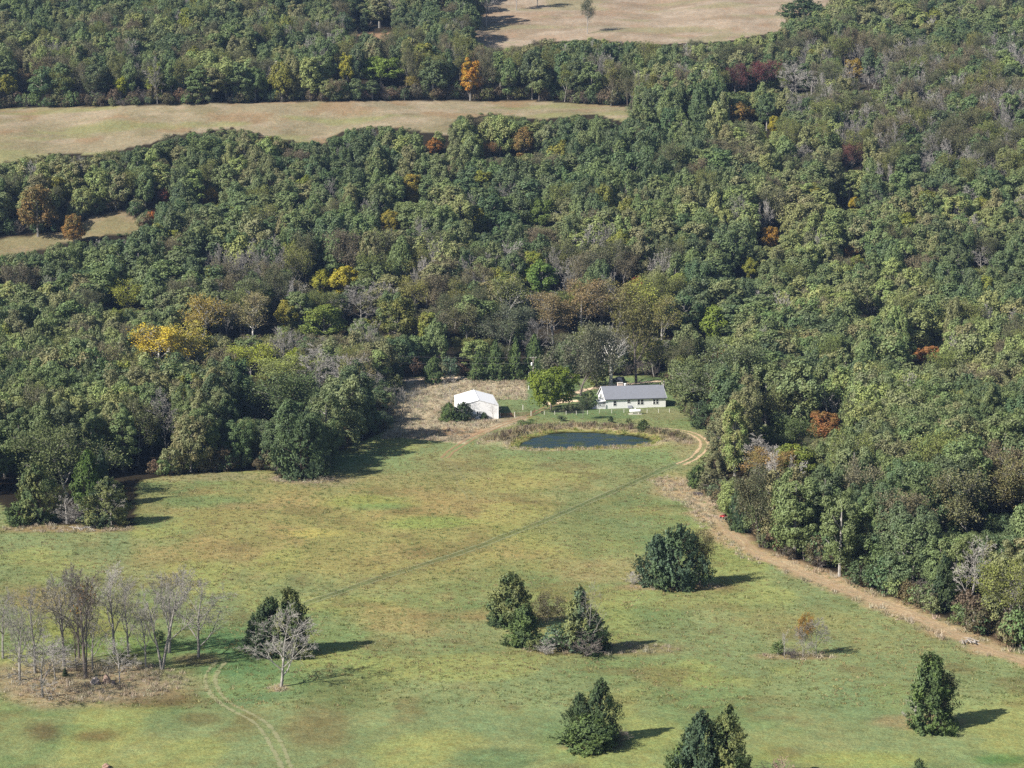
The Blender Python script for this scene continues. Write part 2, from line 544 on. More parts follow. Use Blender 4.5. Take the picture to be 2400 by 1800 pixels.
def cedar_geom(seed, H, W, sprays=560, leaf=0.3, per=15, blunt=0.5, low=0.0, lumps=48):
    rng = np.random.default_rng(seed)
    a = rng.uniform(0, 6.28, 6)
    P, N, SZ, TG, segs = [], [], [], [], []
    LU = []
    for k in range(lumps):
        u = 1 - (1 - (k + rng.random()) / lumps * 0.97) ** (0.62 if blunt < 0.45 else 0.8)
        LU.append((u, rng.uniform(0, 6.28), rng.uniform(0.80, 1.18)))
    for i in range(sprays):
        uk, tk, rk = LU[rng.integers(lumps)]
        du = rng.normal(0, 0.05); dt = rng.normal(0, 0.30)
        if i % 5 == 0: uk, tk, rk = rng.random() * 0.95, rng.uniform(0, 6.28), 0.8
        u = min(max(uk + du, 0.0), 0.985); th = tk + dt
        prof = (1 - u ** (1.0 + 0.75 * blunt)) ** max(0.55, 0.95 - 0.28 * blunt) * (0.84 + 0.2 * min(u * 5, 1.0)) * 1.08
        bump = 1.10 - 0.25 * min((du / 0.08) ** 2 + (dt / 0.5) ** 2, 1.4)
        ir = 1 + 0.15 * math.sin(th * 2 + a[0] + u * 3) + 0.10 * math.sin(th * 3 + a[1] - u * 5)
        R = W / 2 * prof * ir * rk * bump * rng.uniform(0.86, 1.06) + 0.05
        z = H * (low + (1 - low) * u) * (0.97 + 0.05 * rk)
        upw = rng.uniform(0.2, 0.6) + 0.7 * u
        L = min(0.9 + 0.6 * rng.random(), R + 0.3)
        d = unit(np.array([math.cos(th), math.sin(th), upw]))
        tip = np.array([math.cos(th) * R, math.sin(th) * R, z + 0.25 * rng.random()])
        if i % 9 == 0: segs.append((*(tip * np.array([0, 0, 1]) + np.array([0, 0, -0.25 * R])), *(tip * np.array([.85, .85, 1])), 0.03, 0.01))
        s = rng.random((per, 1))
        P.append(tip - d * L * s + rng.normal(0, 0.15, (per, 3)) * (0.4 + s))
        N.append(rng.normal(0, 0.28, (per, 3)) + np.array([math.cos(tk), math.sin(tk), 0.6]))
        TG.append(np.repeat(d[None, :], per, 0) + rng.normal(0, 0.3, (per, 3)))
        SZ.append(leaf * rng.uniform(0.7, 1.4, per))
    P = np.concatenate(P); P[:, 2] = np.maximum(P[:, 2], 0.08)
    crown = leaf_quads(P, np.concatenate(N), np.concatenate(SZ), rng, 0.5, np.concatenate(TG))
    segs.append((0, 0, -0.3, 0, 0, H * 0.5, 0.02 * H, 0.012 * H)); segs.append((0, 0, H * 0.5, 0, 0, H * 0.93, 0.012 * H, 0.02))
    trunk = tubes(np.array(segs), 5)
    return trunk, crown

class Proto:
    def __init__(s, name, H, W, trunk, crown, joined=False):
        s.name, s.H, s.W = name, H, W
        s.trunk = mk_mesh(name + "_trunk", *trunk, [M_BARK])
        s.crown = mk_mesh(name + "_crown", *crown, [M_LEAF]) if crown is not None else None
        s.joined = None
        if joined:
            if crown is None:
                s.joined = s.trunk
            else:
                V, Q = joinQ([trunk, crown])
                s.joined = mk_mesh(name + "_all", V, Q, [M_BARK, M_LEAF], [0] * len(trunk[1]) + [1] * len(crown[1]))

PROTO = {}
def proto(kind, H, W, trunk, crown, joined=False):
    PROTO.setdefault(kind, []).append(Proto(kind, H, W, trunk, crown, joined))

for i in range(8):
    w = [9.5, 10.5, 8.5, 11.5, 9, 10, 8, 12][i]; h = [15, 16, 15, 15.5, 17, 14, 16, 16][i]
    proto('oak', h, w, *oak_geom(100 + i, h, w, lobe_r=[.13, .12, .145, .11, .13, .12, .15, .11][i], lobes=[64, 74, 58, 84, 70, 68, 56, 86][i], leaf=0.5, per=74), joined=True)
for i in range(3):
    proto('tall_oak', 19, 8, *oak_geom(130 + i, 19, 8, lobes=76, lobe_r=0.14, leaf=0.5, low=0.12, per=74), joined=True)
for i in range(4):
    w = [10, 9, 11.5, 8][i]; h = [16, 17, 15, 18][i]
    proto('fine_oak', h, w, *oak_geom(310 + i, h, w, lobes=[96, 88, 110, 90][i], per=118, leaf=0.36, lobe_r=[.105, .12, .095, .13][i], low=0.03))
for i in range(3):
    proto('airy', 16, 11, *airy_geom(150 + i, 16, 11, leafn=14, leaf=0.31, spread=1.0, r=0.2), joined=True)
for i in range(2):
    proto('feather', 12, 13, *airy_geom(160 + i, 12, 13, leafn=26, leaf=0.28, spread=1.1, r=0.22, t0=[0.15, 0.2, 0.2], ang=[50, 45, 40], up=[.03, .16, .06, .03], wob=[.06, .14, .14, .1, .1], nseg=[5, 5, 3, 2, 1]), joined=False)
for i in range(3):
    proto('sycamore', 20, 11, *airy_geom(170 + i, 20, 11, leafn=12, leaf=0.38, spread=1.1, r=0.42, keep=0.95, bare=0.25, ang=[34, 38, 42], rr=[0.6, 0.5, 0.5]), joined=True)
proto('open_sycamore', 18, 11, *airy_geom(175, 18, 11, leafn=4, leaf=0.3, spread=0.9, r=0.62, keep=0.5, bare=0.5, ang=[36, 40, 42], rr=[0.6, 0.5, 0.5]))
proto('sparse', 17, 8, *airy_geom(190, 17, 8, leafn=2, leaf=0.34, spread=0.7, r=0.2, keep=0.45, bare=0.6))
for i in range(3):
    S, T = skeleton(180 + i, 15, 9, 0.2, kids=[8, 6, 5, 5])
    proto('bare_far', 15, 9, skel_mesh(S, 0.035), None, joined=True)
for i, (h, w, kw) in enumerate([(18, 9, {}), (18, 8, dict(ang=[30, 34, 40, 42])), (15, 13, dict(ang=[55, 45, 42, 42], t0=[.22, .2, .2, .15])),
                                (14, 5, dict(kids=[7, 5, 5, 5])), (9, 8, dict(t0=[.2, .2, .2, .15], ang=[50, 45, 42, 42])), (16, 9, dict(stems=2, kids=[6, 6, 5, 5])),
                                (17, 12, dict(t0=[.15, .25, .2, .15], ang=[46, 40, 40, 42])), (19, 7, dict(ang=[26, 30, 38, 40], t0=[.45, .2, .2, .15])),
                                (12, 11, dict(stems=2, t0=[.2, .2, .2, .15], kids=[7, 6, 5, 5], ang=[48, 42, 42, 42]))]):
    S, T = skeleton(200 + i, h, w, 0.017 * h, **kw)
    proto('bare', h, w, skel_mesh(S, 0.022), None)
for i in range(2):
    S, T = skeleton(290 + i, 12, 9, 0.17, kids=[7, 5, 4, 3], ang=[38, 42, 42, 42])
    proto('bare_light', 12, 9, skel_mesh(S, 0.018), None)
for i, (h, w, b) in enumerate([(10, 6.5, 0.8), (11, 6, 0.6), (8, 8, 1.4), (11, 9, 1.25), (9, 5.5, 0.4), (11, 8, 1.0)]):
    proto('cedar', h, w, *cedar_geom(220 + i, h, w, blunt=b, sprays=int(70 + h * w * 8.5), leaf=0.35), joined=(i in (0, 4)))
for i in range(3):
    proto('bush', 3.0, 3.4, *oak_geom(240 + i, 3.0, 3.4, lobes=26, per=34, leaf=0.24, low=0.0, lobe_r=0.17, flat=0.9), joined=True)
for i in range(2):
    S, T = skeleton(250 + i, 3.2, 3.4, 0.05, stems=5, levels=4, kids=[6, 5, 5], t0=[.1, .1, .1], ang=[35, 38, 40])
    proto('bare_bush', 3.2, 3.4, skel_mesh(S, 0.018), None, joined=True)
for i in range(2):
    proto('lime', 12.5, 14.5, *oak_geom(260 + i, 12.5, 14.5, lobes=130, per=70, leaf=0.45, low=0.06, lobe_r=0.08))

# ------------------------------------------------------------------ placing trees
GREENS = dict(dark=((0.095, 0.136, 0.066), (0.123, 0.162, 0.070)), mid=((0.149, 0.193, 0.077), (0.162, 0.202, 0.084)),
              olive=((0.190, 0.204, 0.095), (0.217, 0.219, 0.102)), light=((0.214, 0.254, 0.095), (0.254, 0.287, 0.106)))
BK = dict(grey=(0.25, 0.235, 0.215), pale=(0.34, 0.32, 0.295), white=(0.62, 0.60, 0.55), dark=(0.15, 0.13, 0.115), cedar=(0.08, 0.062, 0.05))

def jit(c, k=0.10, r=None):
    r = r or rnd
    g = 1 + r.uniform(-k, k)
    return tuple(max(0.004, v * g * (1 + r.uniform(-k, k) * 0.6)) for v in c)

def tree(kind, loc, H, W, c1, c2=None, bark='grey', label=None, cat='tree', group=None, name=None, rz=None, var=None, tilt=0.0):
    ps = PROTO[kind]
    if var is None:
        ratio = W / H
        order = sorted(range(len(ps)), key=lambda i: abs(ps[i].W / ps[i].H - ratio) + rnd.uniform(0, 0.18))
        var = order[0]
    p = ps[var % len(ps)]
    o = empty(name or kind + "_tree", loc, rnd.uniform(0, 6.28) if rz is None else rz)
    o.scale = (W / p.W, W / p.W, H / p.H)
    if tilt: o.rotation_euler = (0, tilt, o.rotation_euler[2])
    t = bpy.data.objects.new("trunk", p.trunk); COL.objects.link(t); t.parent = o
    t['bark_color'] = list(BK[bark] if isinstance(bark, str) else bark)
    if p.crown is not None:
        c = bpy.data.objects.new("crown", p.crown); COL.objects.link(c); c.parent = o
        c['leaf_color'] = list(c1); c['leaf_color_two'] = list(c2 or c1)
    tag(o, label, cat, group)
    return o

LANDMARKS = []     # (u, v, label)
SPEC_XY = []        # (x, y, clear radius) of the singled-out trees
def at_base(kind, px, py, top, wpx, c1, c2=None, bark='grey', label=None, **kw):
    """a tree whose foot, top and width the photo shows (photo pixels)"""
    g = G(px, py)
    x, y, z = g
    _, _, dep = project(x, y, z)
    H = (py - top) * dep / F_PX / math.cos(PR); W = wpx * dep / F_PX
    SPEC_XY.append((x, y, W * 0.5))
    if len(label.split()) <= 10: LANDMARKS.append((px, (py + top) / 2, label))
    return tree(kind, (x, y, z), H, W, c1, c2, bark, label, **kw)

SPECIAL = []
def at_crown(kind, px, py, H, W, c1, c2=None, bark='grey', label=None, f=0.62, **kw):
    """a forest tree whose crown the photo shows around (px, py)"""
    by = py
    g = None
    for _ in range(14):
        g = G(px, by)
        if g is None: by += 12; continue
        u, v, dep = project(g[0], g[1], g[2] + H * f)
        by += (py - float(v)) * 0.8
    x, y, z = g
    if abs(float(v) - py) > 8: print('CHECK', label, px, py, float(u), float(v))
    SPEC_XY.append((x, y, W * 0.42))
    SPECIAL.append((x, y, z, H, W))
    if len(label.split()) <= 10: LANDMARKS.append((px, py, label))
    return tree(kind, (x, y, z), H, W, c1, c2, bark, label, **kw)

# ------------------------------------------------------------------ ground
def axis(parts):
    out = []
    for a, b, s in parts:
        n = max(1, int(round((b - a) / s))); out += list(np.linspace(a, b, n, endpoint=False))
    out.append(parts[-1][1]); return np.array(out)

GX = axis([(-1500, -500, 50), (-500, -340, 12), (-340, -180, 3.2), (-180, 180, 1.25), (180, 340, 3.2), (340, 500, 12), (500, 1500, 50)])
GY = axis([(-300, 150, 45), (150, 250, 8), (250, 660, 1.15), (660, 1120, 2.6), (1120, 1500, 12), (1500, 2000, 50)])
XX, YY = np.meshgrid(GX, GY)
ZZ = zt(XX, YY)
nx, ny = len(GX), len(GY)
ii = np.arange(nx * ny).reshape(ny, nx)
Q = np.stack([ii[:-1, :-1], ii[:-1, 1:], ii[1:, 1:], ii[1:, :-1]], axis=2).reshape(-1, 4)
V = np.stack([XX, YY, ZZ], axis=2).reshape(-1, 3)
gm = mk_mesh("ground", V, Q, [ground_material()])
gx, gy = V[:, 0], V[:, 1]
safe = gy > 120
pu, pv, pd = project(gx, np.where(safe, gy, 120.0), V[:, 2])
# uneven borders
wob = 3.5 * (fbm(gx / 5, gy / 5, 31, 3) - 0.5) * 2
wu, wv = pu + wob * 2.5, pv + wob * 0.8

C = np.zeros((len(V), 3))
def setc(mask, col): C[mask] = col
def blend(w, col):
    global C
    w = np.clip(w, 0, 1)[:, None]
    C = C * (1 - w) + np.array(col)[None, :] * w

n_a = fbm(gx / 26, gy / 34, 41, 4); n_b = fbm(gx / 9, gy / 13, 43, 4); n_c = fbm(gx / 60, gy / 50, 47, 3)
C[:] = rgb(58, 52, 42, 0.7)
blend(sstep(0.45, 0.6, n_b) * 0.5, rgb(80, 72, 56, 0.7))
# the meadow
mead = inpoly(wu, wv, MEADOW)
base = np.array(rgb(131, 143, 93)); gold = np.array(rgb(166, 150, 84)); grn = np.array(rgb(114, 136, 80)); ylw = np.array(rgb(160, 163, 88)); brn = np.array(rgb(132, 112, 72))
Cm = np.tile(base, (len(V), 1))
def mblend(w, col):
    global Cm
    w = np.clip(w, 0, 1)[:, None]; Cm = Cm * (1 - w) + np.array(col)[None, :] * w
def ell(cx, cy, rx, ry, amp=0.6, seed=0, soft=0.45):
    cx, cy = D(cx, cy); rx *= 1.085; ry *= 1.085
    r = np.hypot((pu - cx) / rx, (pv - cy) / ry) + amp * (fbm(gx / 7, gy / 10, 60 + seed, 4) - 0.5) * 2
    return sstep(1.0 + soft, 1.0 - soft, r)
mblend(sstep(0.42, 0.62, n_a) * 0.55, grn)
mblend(sstep(0.50, 0.66, n_b) * 0.45, rgb(150, 150, 96))
mblend(ell(820, 1150, 480, 120, 0.4, 1) * 0.6, gold)
mblend(ell(1000, 1040, 260, 50, 0.5, 2) * 0.45, rgb(158, 146, 96))
mblend(sstep(0.50, 0.64, fbm(gx / 12, gy / 20, 71, 4)) * ell(800, 1170, 560, 150, 0.4, 3) * 0.55, rgb(162, 138, 90))
mblend(sstep(0.55, 0.68, fbm(gx / 15, gy / 20, 73, 4)) * 0.5, ylw)
mblend(sstep(0.60, 0.72, fbm(gx / 8, gy / 8, 75, 4)) * 0.5, rgb(122, 108, 70))
for e in [(450, 1083, 95, 14, rgb(104, 134, 84), .6), (780, 1082, 110, 12, rgb(152, 160, 82), .7), (830, 1094, 60, 8, rgb(112, 144, 82), .6), (670, 1152, 85, 9, rgb(184, 172, 92), .8),
          (930, 1130, 100, 12, rgb(136, 160, 78), .6), (540, 1092, 80, 8, rgb(152, 130, 88), .6), (1080, 1045, 110, 12, rgb(170, 160, 92), .6),
          (690, 1575, 75, 50, rgb(124, 106, 70), .6), (345, 1510, 90, 18, rgb(110, 94, 60), .8), (95, 1580, 40, 22, rgb(104, 90, 62), .8), (205, 1590, 60, 16, rgb(116, 98, 62), .8),
          (430, 1550, 40, 14, rgb(112, 98, 62), .6), (250, 1175, 30, 34, rgb(112, 136, 94), .5), (180, 1340, 130, 50, rgb(150, 150, 70), .5), (250, 1395, 150, 22, rgb(120, 150, 76), .6),
          (500, 1400, 110, 60, rgb(84, 124, 76), .7), (560, 1480, 130, 40, rgb(96, 130, 84), .6), (860, 1340, 110, 30, rgb(172, 150, 96), .6), (1060, 1330, 90, 14, rgb(168, 142, 92), .5),
          (1300, 1140, 120, 60, rgb(112, 132, 88), .5), (1120, 1570, 180, 22, rgb(112, 134, 90), .5), (1080, 1640, 80, 20, rgb(104, 134, 88), .6), (960, 1600, 90, 20, rgb(150, 150, 84), .5),
          (1400, 1290, 140, 22, rgb(150, 152, 88), .5), (1290, 1230, 120, 26, rgb(166, 150, 102), .5), (1760, 1340, 150, 26, rgb(156, 150, 92), .5), (1900, 1520, 200, 40, rgb(112, 136, 90), .5),
          (2170, 1640, 60, 12, rgb(80, 124, 66), .7), (1850, 1640, 150, 16, rgb(158, 164, 84), .6), (760, 1500, 90, 40, rgb(108, 118, 70), .6), (150, 1260, 200, 40, rgb(132, 142, 88), .4),
          (90, 1290, 80, 26, rgb(150, 120, 80), .5), (800, 1000, 100, 30, rgb(120, 146, 92), .5), (1290, 985, 190, 14, rgb(126, 148, 94), .6), (1900, 1200, 60, 30, rgb(130, 140, 92), .3),
          (700, 1040, 60, 12, rgb(150, 140, 112), .5), (430, 1030, 200, 9, rgb(160, 146, 108), .6)]:
    mblend(ell(e[0], e[1], e[2], e[3], 0.55, int(e[0])) * e[5], e[4])
C[mead] = Cm[mead]
# dry grass round barn and pond
dry = inpoly(wu, wv, BARN_GROUND)
Cd = np.tile(np.array(rgb(182, 168, 138)), (len(V), 1))
for w, col in [(sstep(0.45, 0.6, fbm(gx / 4, gy / 7, 81, 4)) * 0.6, rgb(190, 172, 136)), (sstep(0.52, 0.66, fbm(gx / 7, gy / 9, 83, 4)) * 0.6, rgb(138, 122, 94)),
               (ell(1100, 868, 90, 16, .5, 5) * .6, rgb(150, 156, 100)), (ell(990, 933, 70, 9, .5, 6) * .6, rgb(176, 132, 88)), (ell(870, 860, 60, 14, .5, 7) * .5, rgb(136, 140, 104))]:
    w = w[:, None]; Cd = Cd * (1 - w) + np.array(col)[None, :] * w
C[dry] = Cd[dry]
yard = inpoly(pu, pv, YARD)
Cy = np.tile(np.array(rgb(112, 134, 86)), (len(V), 1)); w = (sstep(0.45, 0.62, n_b) * 0.4)[:, None]
Cy = Cy * (1 - w) + np.array(rgb(134, 140, 92)) * w
C[yard] = Cy[yard]
blend(ell(1440, 893, 70, 12, .3, 8) * 0.6, rgb(146, 138, 96))
# pond margins
pn = (np.abs(gx - 19) < 60) & (np.abs(gy - 528) < 50)
ps = np.full(len(V), 60.0); ps[pn] = pond_sd(gx[pn], gy[pn])
ps = ps + (fbm(gx / 4, gy / 4, 91, 3) - 0.5) * 3
blend(sstep(13, 9, ps) * sstep(-1, 0.5, ps) * (gy < 560) * sstep(518, 526, gy) * 0.85, rgb(166, 150, 114))
blend(sstep(5.5, 3.5, ps) * sstep(-1, 0.5, ps) * 0.8, rgb(178, 162, 126))
blend(((pu > 1164) & (pu < 1262) & (pv > 936) & (pv < 975)) * 0.8, rgb(112, 134, 86))
blend(np.exp(-((ps - 6.0) / 2.4) ** 2) * (gy > 525) * 0.6, rgb(128, 110, 84))
blend(sstep(3.4, 1.5, ps) * 0.8, rgb(148, 150, 74))
blend(sstep(0.8, -0.4, ps), rgb(62, 66, 38, 0.5))
# hillside pastures
wo_ = 5 * (fbm(gx / 10, gy / 10, 33, 3) - 0.5) * 2
for poly, cols in ((PAST_L, [(170, 156, 124), (186, 168, 140), (150, 140, 104), (168, 140, 104), (158, 158, 104)]), (PAST_S, [(166, 148, 116), (176, 158, 124), (146, 136, 98), (160, 142, 104), (150, 142, 100)]),
                   (PAST_T, [(184, 164, 140), (194, 176, 154), (164, 144, 118), (180, 152, 124), (166, 158, 120)]), (GAP_T, [(170, 136, 106)] * 5)):
    # grow the painted field a little past its visible edge, under the trees
    grow_p = inpoly(pu + wo_, pv + wo_ * .4, poly) | inpoly(pu, pv - 7, poly)
    Cp = np.tile(np.array(rgb(*cols[0], .74)), (len(V), 1))
    for k, (nn, lo, hi) in enumerate(((fbm(gx / 14, gy / 6, 101, 4), .5, .62), (fbm(gx / 22, gy / 9, 103, 4), .53, .64), (fbm(gx / 16, gy / 10, 105, 4), .56, .66), (fbm(gx / 30, gy / 8, 107, 4), .54, .66))):
        w = (sstep(lo, hi, nn) * 0.75)[:, None]; Cp = Cp * (1 - w) + np.array(rgb(*cols[k + 1], .74)) * w
    C[grow_p & (gy > 640)] = Cp[grow_p & (gy > 640)]
# dry strip along the right-hand woods, dry rings under the lone trees
def wpath(pts): return [G(*D(*p)) for p in pts]
strip = wpath([(1440, 1040), (1500, 1070), (1560, 1140), (1640, 1200), (1720, 1225), (1820, 1270), (1920, 1305), (2010, 1345), (2100, 1385), (2230, 1430), (2400, 1480)])
ds = segdist(gx, gy, strip) + (fbm(gx / 5, gy / 6, 111, 4) - 0.5) * 7
blend(sstep(5.2, 2.0, ds) * 0.85, rgb(176, 150, 114))
blend(sstep(1.8, 0.6, ds) * 0.5, rgb(196, 172, 138))
blend(ell(1470, 1050, 70, 30, .5, 12) * 0.8, rgb(172, 150, 112))
blend(ell(1500, 955, 40, 30, .5, 13) * 0.5, rgb(176, 156, 116))
for e in [(190, 1470, 215, 48, rgb(150, 132, 104), .85), (90, 1500, 80, 30, rgb(170, 150, 116), .7), (430, 1425, 60, 14, rgb(150, 130, 92), .7), (604, 1487, 26, 8, rgb(176, 150, 110), .8),
          (150, 1142, 150, 9, rgb(146, 122, 86), .8), (1290, 1402, 190, 14, rgb(140, 124, 86), .7), (1450, 1268, 110, 8, rgb(156, 134, 98), .8), (1280, 1612, 72, 10, rgb(160, 138, 100), .7),
          (1730, 1418, 90, 8, rgb(150, 132, 94), .8), (1990, 1560, 110, 16, rgb(156, 138, 98), .7), (655, 1035, 80, 10, rgb(160, 140, 106), .6), (1900, 1650, 1, 1, rgb(1, 1, 1), 0)]:
    blend(ell(e[0], e[1], e[2], e[3], 0.35, 7 + int(e[0]), 0.3) * e[5], e[4])
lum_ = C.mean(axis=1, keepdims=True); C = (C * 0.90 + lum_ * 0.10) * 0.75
C = np.clip(C, 0.004, 0.9)
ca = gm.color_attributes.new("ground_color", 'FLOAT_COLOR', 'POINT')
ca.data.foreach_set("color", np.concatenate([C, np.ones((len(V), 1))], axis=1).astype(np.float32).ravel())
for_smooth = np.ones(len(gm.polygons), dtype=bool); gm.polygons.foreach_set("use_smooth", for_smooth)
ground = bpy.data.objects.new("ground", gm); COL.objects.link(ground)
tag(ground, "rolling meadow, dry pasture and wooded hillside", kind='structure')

# ------------------------------------------------------------------ tracks
def track_material(name, col, cover, col2=None):
    m, n, l = newmat(name)
    o = n.new("ShaderNodeOutputMaterial"); d = n.new("ShaderNodeBsdfDiffuse"); tr = n.new("ShaderNodeBsdfTransparent"); mx = n.new("ShaderNodeMixShader")
    g = n.new("ShaderNodeNewGeometry"); ns = n.new("ShaderNodeTexNoise"); ns.inputs['Scale'].default_value = 0.9; ns.inputs['Detail'].default_value = 5
    ns.inputs['Roughness'].default_value = 0.7
    l.new(g.outputs['Position'], ns.inputs['Vector'])
    a = n.new("ShaderNodeAttribute"); a.attribute_name = "edge"
    ad = n.new("ShaderNodeMath"); ad.operation = 'ADD'; l.new(a.outputs['Fac'], ad.inputs[0])
    r = n.new("ShaderNodeMapRange"); r.inputs[1].default_value = 0.3; r.inputs[2].default_value = 0.7; r.inputs[3].default_value = -0.8; r.inputs[4].default_value = 0.6
    l.new(ns.outputs['Fac'], r.inputs[0]); l.new(r.outputs[0], ad.inputs[1])
    mp = n.new("ShaderNodeMapRange"); mp.inputs[1].default_value = 0.25; mp.inputs[2].default_value = 0.75; mp.inputs[4].default_value = cover
    l.new(ad.outputs[0], mp.inputs[0])
    c = n.new("ShaderNodeMix"); c.data_type = 'RGBA'
    c.inputs['A'].default_value = (*col, 1); c.inputs['B'].default_value = (*(col2 or [v * 0.75 for v in col]), 1)
    n2 = n.new("ShaderNodeTexNoise"); n2.inputs['Scale'].default_value = 2.2; n2.inputs['Detail'].default_value = 4
    l.new(g.outputs['Position'], n2.inputs['Vector']); l.new(n2.outputs['Fac'], c.inputs['Factor'])
    l.new(c.outputs['Result'], d.inputs['Color'])
    l.new(mp.outputs[0], mx.inputs[0]); l.new(tr.outputs[0], mx.inputs[1]); l.new(d.outputs[0], mx.inputs[2]); l.new(mx.outputs[0], o.inputs[0])
    return m

def catmull(P, step=1.2):
    P = [np.array(p[:2], float) for p in P]
    P = [2 * P[0] - P[1]] + P + [2 * P[-1] - P[-2]]
    out = []
    for i in range(1, len(P) - 2):
        a, b, c, d = P[i - 1:i + 3]; n = max(2, int(np.linalg.norm(c - b) / step))
        for k in range(n):
            t = k / n
            out.append(0.5 * ((2 * b) + (c - a) * t + (2 * a - 5 * b + 4 * c - d) * t * t + (3 * b - a - 3 * c + d) * t ** 3))
    out.append(P[-2]); return np.array(out)

def ribbon(name, pts, offs, width, mat, label, lift=0.035, wander=0.5):
    """one object: strips at the given side offsets along a path on the ground"""
    c = catmull(pts); t = np.gradient(c, axis=0); t /= np.linalg.norm(t, axis=1, keepdims=True)
    nrm = np.stack([-t[:, 1], t[:, 0]], axis=1)
    s = np.arange(len(c)) * 1.2
    Vs, Qs, E, k = [], [], [], 0
    prof = [(-0.5, 0), (-0.25, 0.75), (0, 1), (0.25, 0.75), (0.5, 0)]
    for oi, o in enumerate(offs):
        off = o + wander * (vnoise(s / 9, s * 0 + 3 * oi, 5) - 0.5)
        wd = width * (0.8 + 0.5 * vnoise(s / 5, s * 0 + oi, 9))
        rows = []
        for u, e in prof:
            xy = c + nrm * (off + u * wd)[:, None]
            z = zt(xy[:, 0], xy[:, 1]) + lift + 0.004 * oi
            rows.append(np.column_stack([xy, z])); E.append(np.full(len(c), float(e)))
        R = np.stack(rows, 0)
        idx = np.arange(len(prof) * len(c)).reshape(len(prof), len(c)) + k
        Vs.append(R.reshape(-1, 3)); k += len(prof) * len(c)
        Qs.append(np.stack([idx[:-1, :-1], idx[:-1, 1:], idx[1:, 1:], idx[1:, :-1]], 2).reshape(-1, 4))
    me = mk_mesh(name, np.concatenate(Vs), np.concatenate(Qs), [mat])
    at = me.attributes.new("edge", 'FLOAT', 'POINT'); at.data.foreach_set("value", np.concatenate(E).astype(np.float32))
    o = bpy.data.objects.new(name, me); COL.objects.link(o)
    return tag(o, label, kind='structure')

MT_pale = track_material("worn_grass_rut", rgb(164, 166, 126, .86), 0.55, rgb(186, 180, 140, .82))
MT_greengrass = track_material("pressed_green_grass", rgb(112, 130, 90, .8), 0.35)  # darker green grass along the field track
MT_dirt = track_material("pale_dirt", rgb(222, 196, 160, .82), 0.9, rgb(196, 168, 132, .82))
MT_gravel = track_material("pale_gravel", rgb(240, 216, 184), 1.0, rgb(214, 188, 156))
MT_red = track_material("reddish_dirt", rgb(196, 164, 130, .8), 0.6, rgb(170, 134, 102, .8))
p1 = wpath([(600, 1330), (650, 1309), (760, 1270), (880, 1230), (1000, 1192), (1100, 1155), (1200, 1115), (1300, 1072), (1380, 1038), (1440, 1010), (1490, 992), (1508, 975)])
ribbon("field_track", p1, [0], 3.4, MT_greengrass, "faint green wheel track crossing the meadow", 0.03)
ribbon("field_track", p1, [-0.95, 0.95], 0.7, track_material("soft_rut", rgb(160, 166, 124, .85), 0.5, rgb(172, 172, 132, .85)), "two pale ruts of the track crossing the meadow", 0.045)
p2 = wpath([(646, 1760), (628, 1680), (605, 1625), (585, 1590), (560, 1562), (525, 1540), (490, 1520), (462, 1495), (452, 1468), (462, 1445), (478, 1428)])
ribbon("grass_track", p2, [-0.8, 0.8], 0.95, MT_pale, "pale double rut curving up from the bottom edge", 0.045)
p3 = wpath([(1425, 927), (1450, 928), (1480, 933), (1505, 942), (1521, 956), (1518, 972), (1500, 988), (1470, 1004)])
ribbon("dirt_track", p3, [-1.0, 1.0], 1.3, MT_dirt, "pale dirt track bending round the right end of the pond", 0.045)
p4 = wpath([(1215, 868), (1190, 876), (1165, 887), (1140, 899), (1115, 908), (1085, 917), (1045, 935), (1005, 955), (975, 975), (960, 990)])
ribbon("dirt_track", p4, [-0.9, 0.9], 1.1, MT_red, "reddish dirt track through the pipe gate beside the barn", 0.05)
p5 = wpath([(1190, 872), (1225, 858), (1262, 843), (1305, 835), (1340, 831), (1375, 828), (1410, 825), (1440, 824)])
ribbon("gravel_drive", p5, [0], 4.2, MT_gravel, "pale gravel drive behind the white house", 0.05)
p6 = wpath([(1180, 874), (1205, 869), (1225, 868), (1250, 866)])
ribbon("gravel_drive", p6, [0], 5.5, MT_gravel, "pale gravel parking patch beside the lime green tree", 0.055)
p7 = wpath([(860, 825), (890, 821), (940, 819), (985, 817.5), (1030, 817), (1080, 814), (1130, 812), (1160, 811)])
ribbon("gravel_road", p7, [0], 4.6, MT_gravel, "pale gravel lane passing behind the row of cedars", 0.05)
p8 = wpath([(1560, 1132), (1600, 1168), (1650, 1204), (1710, 1228), (1780, 1258), (1860, 1287), (1940, 1315), (2010, 1348), (2080, 1380), (2150, 1410), (2240, 1440)])
ribbon("dirt_track", p8, [-0.9, 0.8], 1.1, track_material("strip_dirt", rgb(206, 182, 150, .8), 0.6, rgb(184, 158, 126, .8)), "dry dirt track along the foot of the right-hand woods", 0.045)
p9 = wpath([(960, 990), (985, 1020), (1000, 1050), (1020, 1080)])
ribbon("field_track", p9, [-0.9, 0.9], 0.8, track_material("faint_rut", rgb(160, 160, 118, .8), 0.35, rgb(170, 166, 128, .8)), "faint curved ruts running from the barn into the meadow", 0.04)

